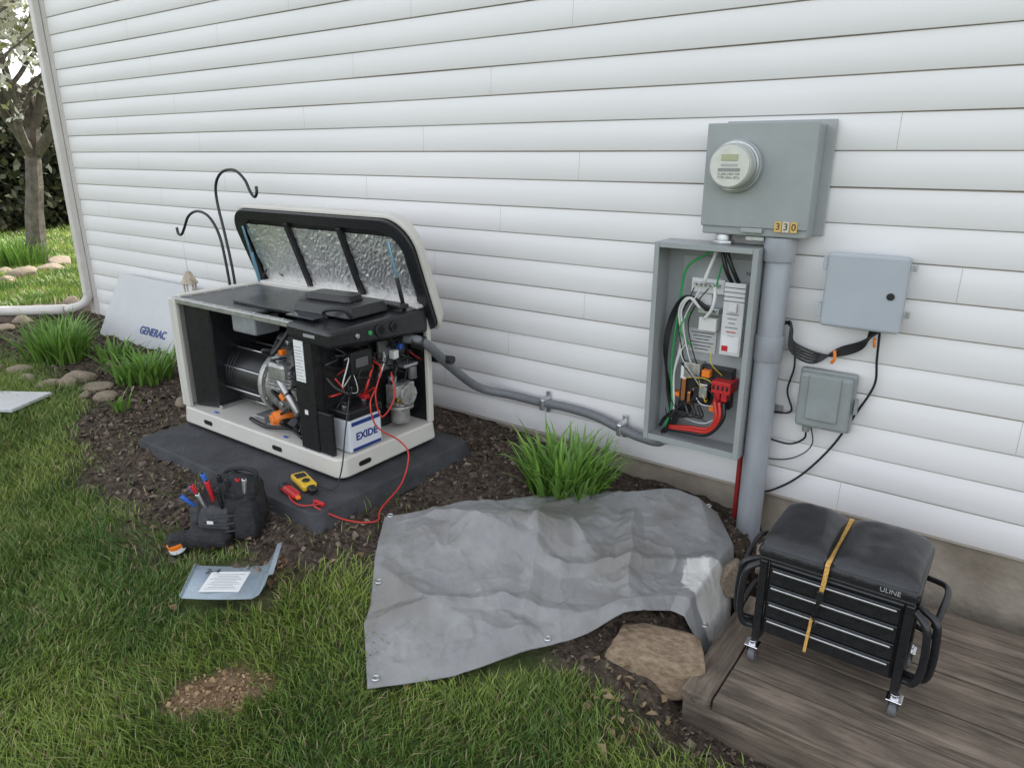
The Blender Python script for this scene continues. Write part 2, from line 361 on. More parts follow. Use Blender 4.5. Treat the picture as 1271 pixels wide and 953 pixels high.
bx('corner_post',-6.68,-6.58,-.028,.10,z0-.02,5.98,trimm,house,.004)
bx('corner_post_channel',-6.58,-6.565,-.02,.0,z0-.02,5.98,trimm,house,.002)
bx('soffit',-7.0,3.9,-.45,8.45,5.985,6.05,trimm,house,0)
bx('fascia',-7.0,3.9,-.475,-.452,5.95,6.17,trimm,house,.004)
roofm=mat('roof_shingle',(.06,.055,.05),.9,0,20,.3)
V=[(-7,-.47,6.06),(3.9,-.47,6.06),(3.9,4,8.2),(-7,4,8.2),(3.9,8.47,6.06),(-7,8.47,6.06)]
pyd('roof',V,[(0,1,2,3),(3,2,4,5),(0,3,5),(1,4,2),(0,5,4,1)],roofm,house)
dsp=empty('downspout'); dm=mat('downspout_white',(.58,.55,.51),.4,0,6,.06)
bx('pipe',-6.655,-6.585,-.085,-.03,.42,5.9,dm,dsp,.008)
tube('elbow',[(-6.62,-.058,.46),(-6.62,-.06,.40),(-6.65,-.11,.335),(-6.75,-.2,.30)],.038,dm,dsp,12)
tube('ground_extension',[(-6.75,-.2,.30),(-7.2,-.5,.28),(-7.9,-.95,.27)],.045,dm,dsp,12)
# ------------------------------------------------------------ electric meter
gpaint=mat('grey_enamel',(.30,.32,.315),.38,.0,7,.06,.03,200)
gpaint2=mat('grey_enamel_light',(.34,.355,.355),.4,0,7,.05)
steel=mat('zinc_steel',(.55,.56,.57),.35,.9,30,.1)
dark=mat('black_plastic',(.012,.012,.013),.42,0,20,.3)
satin=mat('black_powdercoat',(.016,.016,.018),.3,0,60,.2,.1,400)
white=mat('white_label',(.75,.75,.74),.5); red=mat('red_plastic',(.50,.02,.025),.35); orange=mat('orange_plastic',(.80,.20,.02),.4)
yellow=mat('yellow_plastic',(.72,.45,.03),.4); blue=mat('blue_plastic',(.03,.13,.5),.4); green=mat('green_wire',(.03,.30,.09),.4)
blackw=mat('black_wire',(.012,.012,.013),.38); whitew=mat('white_wire',(.65,.65,.62),.4); redw=mat('red_wire',(.5,.03,.02),.35)
copper=mat('copper',(.7,.3,.15),.35,1)
em=empty('electric_meter')
bx('backplate',-1.03,-.635,-.028,-.016,1.31,1.715,gpaint2,em,.002)
bx('enclosure',-1.055,-.668,-.14,-.028,1.305,1.70,gpaint,em,.006)
bx('cover',-1.060,-.663,-.149,-.1405,1.335,1.705,gpaint,em,.004)
bx('hasp',-.90,-.82,-.156,-.1495,1.318,1.335,gpaint2,em,.003)
cyl('ring',(-.935,-.149,1.555),(-.935,-.175,1.555),.094,gpaint2,em,48)
cyl('ring_lip',(-.935,-.175,1.555),(-.935,-.185,1.555),.088,steel,em,48)
cyl('meter_body',(-.935,-.185,1.555),(-.935,-.235,1.555),.082,mat('meter_body_grey',(.40,.41,.38),.2),em,48,r2=.078,bevel=.008)
cyl('meter_face',(-.935,-.2352,1.555),(-.935,-.238,1.555),.071,mat('meter_dial',(.62,.62,.56),.12,0,30,.05),em,48)
bx('display',-.965,-.905,-.2415,-.2382,1.575,1.597,mat('lcd',(.38,.40,.24),.25),em,.001)
bx('barcode',-.975,-.895,-.2400,-.2383,1.538,1.549,mat('print_dark',(.25,.25,.24),.5),em,0)
bx('plate_text',-.965,-.905,-.2400,-.2383,1.556,1.564,mat('print_mid',(.4,.4,.4),.5),em,0)
text('face_print','CL200 240V 3W\nTYPE 60Hz 30Ta',(-.935,-.2390,1.522),FX,.012,mat('print_soft',(.2,.2,.2),.5),em,ext=.0003)
for q,dgt in enumerate('330'):
    xx=-.765+q*.028
    box('number_tag_%d'%q,(xx,-.1515,1.345),(.025,.002,.038),mat('tag_%d'%q,((.62,.40,.12) if q!=1 else (.55,.50,.38)),.5),em,0)
    text('digit_%d'%q,dgt,(xx,-.1530,1.345),FX,.034,dark,em)
pvc=mat('grey_pvc',(.31,.325,.345),.5,0,5,.22,.1,30,stretch=(1,1,.3))
rp=empty('conduit_riser')
cyl('riser',(-.765,-.092,-.05),(-.765,-.092,1.22),.049,pvc,rp,40)
cyl('coupling',(-.765,-.092,1.215),(-.765,-.092,1.303),.057,pvc,rp,40)
cyl('coupling_low',(-.765,-.092,.83),(-.765,-.092,.93),.0545,pvc,rp,40)
bx('strap',-.83,-.70,-.022,-.016,.60,.63,steel,rp,.001)
cyl('nipple',(-.985,-.085,1.24),(-.985,-.085,1.306),.032,steel,rp,24)
cyl('nipple_nut',(-.985,-.085,1.262),(-.985,-.085,1.278),.043,steel,rp,6)
bx('bracket',-.89,-.82,-.12,-.05,1.285,1.303,steel,rp,.003)
# ------------------------------------------------------------ transfer switch
ep=empty('electrical_panel')
L_,R_,B_,T_=-1.235,-.815,.415,1.262; yf,yb=-.172,-.018
bx('back',L_,R_,yb-.003,yb,B_,T_,gpaint2,ep,0)
bx('side_left',L_,L_+.003,yf,yb-.0035,B_,T_,gpaint2,ep,0)
bx('side_right',R_-.003,R_,yf,yb-.0035,B_,T_,gpaint2,ep,0)
bx('top',L_+.0035,R_-.0035,yf,yb-.0035,T_-.003,T_,gpaint2,ep,0)
bx('bottom',L_+.0035,R_-.0035,yf,yb-.0035,B_,B_+.003,gpaint2,ep,0)
bx('lip_left',L_+.001,L_+.022,yf-.003,yf-.0005,B_,T_,gpaint,ep,.001)
bx('lip_right',R_-.022,R_-.001,yf-.003,yf-.0005,B_,T_,gpaint,ep,.001)
bx('lip_top',L_+.023,R_-.023,yf-.003,yf-.0005,T_-.02,T_,gpaint,ep,.001)
bx('lip_bottom',L_+.023,R_-.023,yf-.003,yf-.0005,B_,B_+.026,gpaint,ep,.001)
bx('mount_plate',L_+.07,R_-.06,yb-.014,yb-.005,B_+.12,T_-.06,gpaint2,ep,.002)
y0_=yb-.014
def comp(n,x0,x1,z0,z1,d,m,bev=.003): return bx(n,x0,x1,y0_-d,y0_-.0005,z0,z1,m,ep,bev)
comp('neutral_bar',-1.10,-.99,1.085,1.10,.035,steel); 
for q in range(6): cyl('lug_%d'%q,(-1.09+q*.019,y0_-.036,1.092),(-1.09+q*.019,y0_-.05,1.092),.006,steel,ep,8,bevel=0)
comp('neutral_insulator',-1.115,-.975,1.055,1.115,.02,white)
comp('label_plate',-1.10,-1.03,1.005,1.05,.004,white,0)
comp('rating_label',-1.115,-.995,.80,.90,.006,mat('label_grey',(.5,.5,.5),.5),0)
for q in range(6): box('label_line_%d'%q,(-1.055,y0_-.007,.885-q*.014),(.10-.02*(q%3),.0008,.003),dark,ep,0)
comp('meter_module',-1.06,-.985,.905,.96,.05,whitew); comp('lug_block',-1.07,-.98,.975,1.0,.05,steel)
comp('breaker',-.96,-.875,.82,1.115,.062,mat('breaker_white',(.62,.62,.61),.4)); comp('breaker_toggle',-.935,-.90,1.0,1.035,.075,whitew)
pgm=mat('print_panel_grey',(.2,.2,.2),.5)
for q in range(7): box('breaker_print_%d'%q,(-.918,y0_-.063,.99-q*.018),(.05-.012*(q%3),.0008,.004),(red if q==4 else pgm),ep,0)
for q in range(4): bx('breaker_groove_%d'%q,-.9605,-.8745,y0_-.0625,y0_-.0615,1.04+q*.018,1.043+q*.018,dark,ep,0)
comp('breaker_label',-.952,-.883,.835,.90,.064,white,0); comp('red_sticker',-.95,-.925,.838,.86,.0655,red,0)
comp('contactor',-1.12,-.90,.585,.755,.045,dark); comp('contactor_top',-1.10,-1.03,.70,.765,.07,mat('contactor_silver',(.4,.38,.35),.4,.6,40,.3))
comp('contactor_coil',-1.045,-.985,.61,.67,.085,dark); comp('solenoid_a',-1.02,-.985,.715,.745,.075,orange); 
comp('copper_link_a',-1.11,-1.09,.59,.69,.06,copper); comp('copper_link_b',-1.075,-1.06,.58,.64,.075,copper); comp('white_block',-1.115,-1.09,.69,.745,.065,white)
comp('lug_red_cover',-.965,-.885,.665,.715,.10,red); comp('red_terminal_a',-.955,-.93,.62,.664,.09,red); comp('red_terminal_b',-.925,-.90,.63,.664,.09,red)
for q in range(4): comp('lug_slot_%d'%q,-.96+q*.019,-.95+q*.019,.68,.70,.1005,dark,0)
comp('terminal_strip',-1.02,-.985,.63,.69,.09,steel); comp('relay_a',-.975,-.95,.575,.60,.08,orange)
comp('lower_board',-1.13,-1.08,.51,.58,.03,dark); comp('orange_tag',-1.15,-1.12,.60,.618,.05,orange)
yw=y0_-.05
for q in range(2): tube('feed_wire_%d'%q,[(-.985+q*.02,-.085,1.26),(-.975+q*.02,yw-.02,1.22),(-.955+q*.028,yw-.02,1.16),(-.935+q*.028,yw,1.11)],.0085,blackw,ep,8)
tube('white_feed',[(-1.0,-.085,1.26),(-1.02,yw,1.20),(-1.04,yw-.02,1.12),(-1.045,yw,1.10)],.008,whitew,ep,8)
tube('green_ground',[(-.99,-.09,1.26),(-1.06,yw,1.21),(-1.13,yw,1.15),(-1.15,yw,.98),(-1.165,yw,.75),(-1.15,yw,.56),(-1.175,yw,.45)],.0055,green,ep,8)
tube('green_b',[(-1.0,yw,1.08),(-.985,yw,1.17),(-.96,yw,1.2)],.004,green,ep,8); tube('green_c',[(-1.10,yw,.98),(-1.13,yw-.02,.90),(-1.08,yw,.83)],.004,green,ep,8)
for q in range(4): tube('black_wire_%d'%q,[(-1.03+q*.01,yw,.99),(-1.09-q*.008,yw-.01,1.03+q*.004),(-1.165-q*.006,yw,.95),(-1.185-q*.004,yw-.01,.80),(-1.175,yw+.01*q,.62),(-1.15+q*.01,yw,.50),(-1.19+.004*q,-.08,.42)],.0055,blackw,ep,8)
for q in range(2): tube('white_wire_%d'%q,[(-1.05,yw-.02,1.0),(-1.09-q*.01,yw-.03,1.04),(-1.13-q*.01,yw-.02,.98),(-1.12-q*.01,yw,.85),(-1.15,yw,.70),(-1.14,yw,.52),(-1.18,-.07,.43)],.0045,whitew,ep,8)
for q in range(3): tube('sense_wire_%d'%q,[(-1.09+q*.03,yw,1.08),(-1.10+q*.02,yw-.02,1.03),(-1.14+q*.02,yw-.01,.93),(-1.11+q*.025,yw-.02,.80),(-1.09+q*.03,yw-.01,.74)],.0028,[blackw,whitew,blackw][q],ep,6)
tube('white_arc',[(-1.0,yw-.01,1.09),(-.99,yw-.03,1.05),(-1.0,yw-.03,1.0),(-1.03,yw-.02,.96)],.007,whitew,ep,8)
for q in range(3):
    tube('red_lead_%d'%q,[(-.945+q*.02,yw-.05,.63),(-.93+q*.014,yw-.06,.56),(-.96,yw-.05,.505-q*.012),(-1.05,yw-.03,.485-q*.012),(-1.15,-.09,.46-q*.006)],.0085,redw if q<2 else blackw,ep,8)
for q in range(3): tube('black_lead_%d'%q,[(-1.08+q*.03,yw-.03,.59),(-1.06+q*.03,yw-.04,.545),(-1.10,yw-.03,.525+q*.01),(-1.17,-.08,.50),(-1.2,-.08,.45)],.008,blackw,ep,8)
yw_m=mat('yellow_wire_a',(.6,.45,.05),.4)
for q in range(14):
    xa=random.uniform(-1.1,-.9);za=random.uniform(.56,.76); xb=random.uniform(-1.19,-.9); zb_=random.uniform(.5,.86)
    tube('control_wire_%d'%q,[(xa,yw-.01,za),((xa+xb)/2+random.uniform(-.05,.05),yw-.05,(za+zb_)/2+random.uniform(-.05,.05)),(xb,yw,zb_)],.0020,random.choice([blackw,whitew,blackw,blackw,yw_m]),ep,6)
text('panel_print','N1',(-.885,y0_-.002,1.145),FX,.022,dark,ep); 
fc=empty('flexible_conduit'); fm=mat('grey_liquidtight',(.15,.155,.165),.5,0,20,.1)
tube('conduit',[(-2.24,-.60,.80),(-2.15,-.56,.78),(-2.155,-.38,.624),(-2.15,-.18,.47),(-2.02,-.075,.425),(-1.86,-.055,.415),(-1.7,-.055,.42),(-1.54,-.055,.41),(-1.42,-.06,.385),(-1.30,-.075,.37),(-1.20,-.085,.372),(-1.165,-.09,.41)],.022,fm,fc,14,n=14,rib=.02)
for (x,z) in ((-1.83,.413),(-1.40,.38)):
    bx('clamp',x-.014,x+.014,-.086,-.018,z-.03,z+.03,steel,fc,.008); bx('clamp_tab',x-.012,x+.012,-.024,-.016,z-.055,z+.055,steel,fc,.002)
cyl('fitting',(-2.20,-.585,.79),(-2.15,-.562,.78),.033,dark,fc,12); cyl('panel_fitting',(-1.165,-.09,.385),(-1.165,-.09,.414),.034,steel,fc,8)
cyl('fitting_stub',(-2.25,-.43,.67),(-2.10,-.43,.68),.02,dark,fc,12)
# utility boxes
ub=empty('utility_box'); lg=mat('light_grey_plastic',(.38,.41,.44),.45,0,6,.04)
bx('body',-.575,-.33,-.105,-.016,1.01,1.255,lg,ub,.008); bx('lid',-.585,-.322,-.132,-.106,1.0,1.268,lg,ub,.012,3)
for z in (1.03,1.2): bx('hinge',-.60,-.585,-.12,-.09,z,z+.05,lg,ub,.002)
for z in (1.045,1.21): bx('ear',-.322,-.308,-.045,-.03,z,z+.022,steel,ub,.002)
cyl('lock',(-.365,-.132,1.13),(-.365,-.136,1.13),.013,dark,ub,20)
jb=empty('junction_box'); jg=mat('junction_grey',(.25,.27,.265),.5,0,8,.1)
bx('base',-.645,-.44,-.05,-.016,.575,.81,jg,jb,.01); bx('cover',-.638,-.447,-.085,-.052,.583,.802,jg,jb,.016,3); bx('boss',-.60,-.485,-.096,-.083,.62,.80,jg,jb,.012,3)
bx('latch',-.437,-.425,-.06,-.04,.66,.72,jg,jb,.002)
cyl('connector',(-.60,-.04,.55),(-.60,-.04,.58),.014,jg,jb,12)
cb=empty('telecom_cables')
for q in range(5):
    o_=q*.007
    tube('bundle_%d'%q,[(-.80,-.03,1.0-o_),(-.745,-.03-o_*.5,.985-o_),(-.70,-.04-o_,.955+o_),(-.685,-.05-o_,.905-o_),(-.60,-.05-o_*.6,.875-o_*1.3),(-.52,-.045,.875+o_),(-.44,-.04-o_,.92+o_),(-.42+q*.012,-.06,1.01)],.0045,blackw,cb,8)
tube('cable_drop',[(-.395,-.04,1.01),(-.39,-.03,.88),(-.385,-.025,.78),(-.43,-.03,.66),(-.50,-.028,.50),(-.60,-.028,.35),(-.70,-.035,.26),(-.76,-.04,.24)],.0045,blackw,cb,8)
tube('cable_left',[(-.80,-.03,1.03),(-.835,-.03,.92),(-.84,-.05,.80),(-.86,-.04,.62)],.004,blackw,cb,8)
tube('cable_loop',[(-.60,-.04,.56),(-.60,-.04,.52),(-.65,-.03,.48),(-.72,-.03,.48),(-.83,-.03,.50)],.004,blackw,cb,8)
tube('cable_loop_b',[(-.585,-.03,.575),(-.57,-.03,.50),(-.61,-.03,.44),(-.69,-.03,.40),(-.82,-.03,.39)],.0025,blackw,cb,6)
tube('cable_up',[(-.685,-.03,.90),(-.675,-.03,.80),(-.69,-.03,.70),(-.665,-.03,.62),(-.72,-.03,.60),(-.82,-.03,.60)],.004,blackw,cb,8)
tube('zip_tie',[(-.53,-.07,.90),(-.525,-.075,.87),(-.535,-.07,.85)],.006,orange,cb,8); tube('zip_tie_b',[(-.405,-.06,.965),(-.40,-.065,.93)],.005,orange,cb,8)
sh=empty('long_handled_tool'); cyl('red_handle',(-.835,-.06,.10),(-.842,-.05,.62),.011,mat('dark_red_paint',(.28,.02,.02),.4),sh,12); cyl('grip',(-.842,-.05,.62),(-.846,-.05,.72),.014,dark,sh,12)
# ------------------------------------------------------------ generator
gen=empty('standby_generator')
cream=mat('cream_enamel',(.60,.575,.52),.4,0,5,.04); galv=mat('galvanised',(.45,.45,.44),.4,.8,25,.15); alum=mat('cast_aluminium',(.46,.45,.43),.45,.7,30,.25,.3,90)
gx0,gx1,gy0,gy1=-3.40,-2.195,-1.056,-.47
pad=empty('generator_pad')
padm=mat('pad_composite',(.042,.043,.047),.75,0,9,.35,.4,50)
prism('slab',rr_outline(1.40,.98,(.05,.05,.05,.05)),0,.085,padm,pad,scale=.96,bevel=.006,loc=(-2.735,-.84,.18))
bx('base_foot',gx0+.03,gx1-.03,gy0+.03,gy1-.03,.262,.285,dark,gen,0)
prism('base_tray',rr_outline(gx1-gx0+.02,gy1-gy0+.02,(.05,.05,.03,.03)),0,.085,cream,gen,scale=.985,bevel=.008,loc=((gx0+gx1)/2,(gy0+gy1)/2,.283))
for (x) in (-3.17,-2.62): 
    prism('lift_slot',rr_outline(.07,.022,(.011,)*4,4),0,.003,dark,gen,bevel=0,loc=(x,gy0-.0075,.322),rot=FX)
    prism('slot_label',rr_outline(.03,.012,(.003,)*4,3),0,.002,blue,gen,bevel=0,loc=(x+.02,gy0+.03,.3695))
prism('lift_slot_side',rr_outline(.07,.022,(.011,)*4,4),0,.003,dark,gen,bevel=0,loc=(gx1+.0075,-.93,.322),rot=RX)
bx('left_end',gx0,gx0+.025,gy0,gy1,.369,.925,cream,gen,.005)
bx('left_front_flange',gx0+.026,gx0+.065,gy0,gy0+.02,.369,.925,cream,gen,.004)
bx('back_wall',gx0+.026,gx1-.02,gy1-.02,gy1,.369,.90,dark,gen,0)
bx('right_back_post',gx1-.022,gx1,gy1-.03,gy1+.0,.369,.90,cream,gen,.004)
pyd('air_duct',[(-3.33,-1.02,.372),(-3.19,-.98,.372),(-3.19,-.60,.372),(-3.33,-.60,.372),(-3.33,-1.02,.925),(-3.15,-.99,.80),(-3.15,-.60,.925),(-3.33,-.60,.925),(-3.15,-1.0,.925)],
    [(0,1,5,8,4),(1,2,6,5),(5,6,8),(4,8,6,7),(0,4,7,3),(0,3,2,1),(2,3,7,6)],satin,gen,bevel=.004)
bx('top_front_rail',gx0+.03,-2.44,gy0+.002,gy0+.035,.905,.93,galv,gen,.003)
bx('top_left_rail',gx0,gx0+.05,gy0+.036,gy1,.926,.938,cream,gen,.003)
bx('top_back_rail',gx0+.05,gx1,gy1-.09,gy1-.0,.905,.948,cream,gen,.005)
bx('top_plate',gx0+.055,-2.75,gy0+.036,gy1-.095,.915,.928,mat('grey_top',(.11,.11,.11),.4,.5,12,.4),gen,.003)
bx('top_plate_step',-3.0,-2.55,gy0+.10,gy1-.14,.9285,.945,satin,gen,.004)
for q in range(9): cyl('rivet_%d'%q,(gx0+.08+q*.1,gy0+.02,.93),(gx0+.08+q*.1,gy0+.02,.934),.006,steel,gen,8,bevel=0)
for q in range(6): cyl('rivet_s_%d'%q,(gx0+.075,gy0+.08+q*.08,.928),(gx0+.075,gy0+.08+q*.08,.932),.005,steel,gen,8,bevel=0)
bx('under_top_box',gx0+.06,-2.46,gy0+.30,gy1-.03,.80,.904,dark,gen,.004)
# alternator
ya=-.80; za=.535
cyl('alternator_barrel',(-3.20,ya,za),(-2.87,ya,za),.138,dark,gen,56)
for q in range(3): cyl('lamination_%d'%q,(-3.17+q*.025,ya,za),(-3.161+q*.025,ya,za),.1405,satin,gen,56,bevel=0)
cyl('end_bell',(-3.235,ya,za),(-3.195,ya,za),.158,alum,gen,48); cyl('end_bell_cap',(-3.26,ya,za),(-3.235,ya,za),.12,alum,gen,32,r2=.14)
cyl('adapter_ring',(-2.875,ya,za),(-2.845,ya,za),.160,alum,gen,48)
cyl('adapter_hub',(-2.845,ya,za),(-2.79,ya,za),.14,alum,gen,32,r2=.11)
for a_ in range(8): 
    a=rad(22+45*a_); cyl('stator_bolt_%d'%a_,(-3.24,ya+.147*math.cos(a),za+.147*math.sin(a)),(-2.84,ya+.147*math.cos(a),za+.147*math.sin(a)),.005,steel,gen,8,bevel=0)
bx('alt_foot_l',-3.27,-3.17,-.98,-.66,.369,.385,galv,gen,.003); bx('alt_foot_l2',-3.23,-3.20,-.93,-.68,.386,.42,galv,gen,.003)
bx('alt_foot_r',-2.9,-2.82,-.98,-.66,.369,.40,galv,gen,.003)
# engine
mid=mat('grey_cast',(.16,.16,.16),.5,.5)
bx('engine_block',-2.78,-2.50,-.90,-.60,.40,.68,alum,gen,.02)
bx('oil_sump',-2.78,-2.50,-.94,-.60,.372,.43,mid,gen,.01)
for yy in (-.95,-.58):
    for q in range(8): box('fin_%d'%q,(-2.64,yy+.005*q,.62+.015*q),(.17,.15,.006),alum,gen,.001,rot=(rad(25 if yy<-.7 else -25),0,0))
bx('blower_housing',-2.56,-2.47,-.99,-.58,.42,.82,satin,gen,.03,4)
bx('valve_cover',-2.70,-2.58,-1.02,-.96,.62,.71,galv,gen,.018,3)
cyl('oil_filter',(-2.63,-.96,.46),(-2.66,-1.035,.445),.034,orange,gen,24); cyl('oil_filter_grip',(-2.66,-1.035,.445),(-2.665,-1.05,.443),.026,orange,gen,8)
cyl('oil_fill',(-2.56,-.97,.40),(-2.53,-1.03,.46),.020,dark,gen,16)
box('orange_plug_a',(-2.60,-1.0,.765),(.035,.03,.025),orange,gen,.005); box('ignition_coil',(-2.66,-.98,.735),(.06,.04,.045),mat('pale_grey',(.4,.42,.45),.4),gen,.006,rot=(0,.5,0))
box('orange_lever',(-2.60,-1.02,.56),(.035,.02,.022),orange,gen,.004,rot=(0,.6,0))
cyl('intake_pipe',(-2.72,-.90,.78),(-2.50,-.9,.80),.04,dark,gen,20)
cyl('exhaust_a',(-2.72,-.98,.68),(-2.56,-1.02,.58),.018,galv,gen,14); cyl('exhaust_b',(-2.56,-1.02,.58),(-2.50,-1.0,.46),.018,galv,gen,14)
cyl('pulley',(-2.62,-.99,.52),(-2.62,-1.01,.52),.045,mid,gen,28); cyl('pulley_nut',(-2.62,-1.01,.52),(-2.62,-1.022,.52),.014,steel,gen,8)
box('pale_duct',(-2.92,-.90,.84),(.18,.14,.09),mat('duct_grey',(.35,.36,.38),.45,.4,10,.2),gen,.01)
for q in range(14):
    x=random.uniform(-2.68,-2.47); z=random.uniform(.44,.82)
    tube('engine_hose_%d'%q,[(x,-.97,z),(x+random.uniform(-.05,.05),-1.03,z+random.uniform(-.07,.07)),(x+random.uniform(-.10,.10),-.96,z+random.uniform(-.1,.1))],random.choice([.004,.006,.010]),random.choice([blackw,blackw,dark,dark,mid,blackw]),gen,8)
for q in range(14):
    box('engine_bit_%d'%q,(random.uniform(-2.68,-2.48),-.98+random.uniform(-.03,.02),random.uniform(.42,.82)),(random.uniform(.015,.045),.03,random.uniform(.01,.04)),random.choice([alum,galv,dark,satin,mid]),gen,.003,rot=(0,random.uniform(-.6,.6),0))
tube('floor_hose',[(-2.9,-1.0,.385),(-2.75,-1.02,.385),(-2.62,-.98,.39),(-2.5,-1.01,.385)],.010,blackw,gen,8)
# front control column
bx('column',-2.445,-2.33,-1.056,-1.0,.372,.90,satin,gen,.004)
bx('column_side',-2.329,-2.245,-1.050,-1.03,.372,.56,satin,gen,.003)
bx('column_web',-2.345,-2.33,-.999,-.80,.372,.86,satin,gen,.002)
bx('warning_label',-2.435,-2.375,-1.0585,-1.0565,.68,.86,white,gen,0)
soft=mat('print_grey',(.28,.28,.28),.5)
for q in range(11): bx('warning_text_%d'%q,-2.430,-2.382-.006*(q%3),-1.0600,-1.0587,.69+q*.014,.6925+q*.014,soft,gen,0)
bx('small_label',-2.40,-2.38,-1.0585,-1.0565,.535,.555,white,gen,0)
# control head
pyd('control_head',[(-2.455,-1.075,.875),(gx1+.012,-1.075,.855),(gx1+.012,-.50,.815),(-2.455,-.50,.86),(-2.455,-1.075,.935),(gx1+.012,-1.075,.925),(gx1+.012,-.50,.935),(-2.455,-.50,.95)],[(0,3,2,1),(4,5,6,7),(0,1,5,4),(1,2,6,5),(2,3,7,6),(3,0,4,7)],satin,gen,bevel=.015)
prism('controller_top',rr_outline(.36,.26,(.03,)*4),0,.045,satin,gen,scale=.90,bevel=.006,loc=(-2.42,-.80,.942),rot=(0,0,.05))
prism('airbox',rr_outline(.26,.12,(.03,)*4),0,.03,satin,gen,scale=.9,bevel=.006,loc=(-2.46,-.80,.9865),rot=(0,0,.12))
bx('controller_glass',-2.52,-2.34,-1.02,-.945,.945,.951,mat('screen',(.02,.025,.03),.06),gen,.002)
tube('carry_handle',[(-2.34,-.95,.94),(-2.34,-.96,.975),(-2.26,-.93,.985),(-2.24,-.90,.95)],.008,dark,gen,8)
bx('head_label',-2.34,-2.27,-1.0772,-1.0755,.89,.903,soft,gen,0)
bx('top_rib',-2.46,-2.20,-.66,-.60,.944,.965,dark,gen,.006)
for (y,r_,mm) in ((-.86,.010,green),(-.80,.030,dark),(-.72,.022,dark),(-.93,.010,steel)):
    cyl('port',(gx1+.010,y,.885),(gx1+.020,y,.885),r_,mm,gen,20); 
    if r_>.02: cyl('port_hole',(gx1+.0203,y,.885),(gx1+.021,y,.885),r_*.62,mat('hole',(.003,.003,.003),.9),gen,20,bevel=0)
# right bay
bx('bay_back',-2.34,-2.335,-.80,-.49,.372,.84,dark,gen,0)
bx('fuse_board',-2.30,-2.285,-.72,-.55,.66,.80,mid,gen,.003)
bx('relay_white',-2.284,-2.25,-.66,-.63,.71,.75,white,gen,.003); bx('relay_blue',-2.284,-2.25,-.62,-.60,.75,.775,blue,gen,.003); bx('bracket_silver',-2.28,-2.22,-.63,-.54,.665,.68,steel,gen,.002)
bx('relay_black',-2.30,-2.24,-.92,-.80,.70,.80,dark,gen,.006); bx('relay_grey',-2.239,-2.235,-.90,-.83,.73,.77,mid,gen,.002)
for q in range(30):
    y=random.uniform(-1.0,-.52); z=random.uniform(.66,.84)
    tube('harness_%d'%q,[(-2.29,y,z),(-2.24-random.uniform(0,.02),y+random.uniform(-.05,.05),z+random.uniform(-.06,.03)),(-2.25,y+random.uniform(-.09,.09),z+random.uniform(-.10,.0)),(-2.31,y+random.uniform(-.09,.09),z-random.uniform(.02,.14))],random.choice([.002,.003,.004,.006]),[blackw,blackw,dark,blackw,redw,blackw,whitew,blackw,blackw,dark][q%10],gen,6)
cyl('regulator_body',(-2.27,-.62,.40),(-2.27,-.62,.50),.045,alum,gen,28); cyl('regulator_flange',(-2.27,-.62,.47),(-2.27,-.62,.485),.065,alum,gen,28)
cyl('regulator_face',(-2.225,-.62,.54),(-2.205,-.62,.54),.05,alum,gen,28); bx('regulator_block',-2.30,-2.225,-.68,-.56,.49,.59,alum,gen,.008); cyl('regulator_cap',(-2.27,-.66,.59),(-2.27,-.66,.63),.02,galv,gen,16)
for q in range(6): 
    a=q*1.047; cyl('regulator_screw_%d'%q,(-2.205,-.62+.042*math.cos(a),.54+.042*math.sin(a)),(-2.20,-.62+.042*math.cos(a),.54+.042*math.sin(a)),.005,steel,gen,8,bevel=0)
cyl('solenoid',(-2.24,-.56,.60),(-2.24,-.56,.66),.022,mid,gen,16)
cyl('brass',(-2.22,-.69,.53),(-2.20,-.69,.53),.012,mat('brass',(.6,.4,.12),.3,1),gen,12)
# battery
bx('battery_case',-2.33,-2.208,-.985,-.80,.372,.52,mat('battery_white',(.62,.64,.68),.35),gen,.008)
bx('battery_top',-2.335,-2.203,-.99,-.795,.521,.56,dark,gen,.008); bx('battery_label',-2.2078,-2.2062,-.975,-.81,.378,.51,mat('label_white',(.70,.72,.76),.35),gen,0)
navy=mat('navy',(.02,.05,.22),.4)
text('battery_text','EXIDE',(-2.2055,-.892,.438),RX,.046,navy,gen,off=.0016)
bx('battery_stripe',-2.2060,-2.2053,-.975,-.81,.492,.51,navy,gen,0); bx('battery_stripe_b',-2.2060,-2.2053,-.975,-.81,.378,.392,navy,gen,0)
for (y,mm) in ((-.95,dark),(-.84,red)):
    cyl('terminal',(-2.27,y,.56),(-2.27,y,.578),.012,steel,gen,12); box('terminal_clamp',(-2.265,y,.583),(.04,.03,.02),mm,gen,.004)
tube('battery_cable_red',[(-2.265,-.84,.59),(-2.24,-.84,.64),(-2.25,-.80,.70),(-2.28,-.75,.74)],.006,redw,gen,8)
tube('battery_cable_black',[(-2.265,-.95,.59),(-2.23,-.96,.63),(-2.27,-.99,.66),(-2.31,-1.0,.70)],.008,blackw,gen,8)
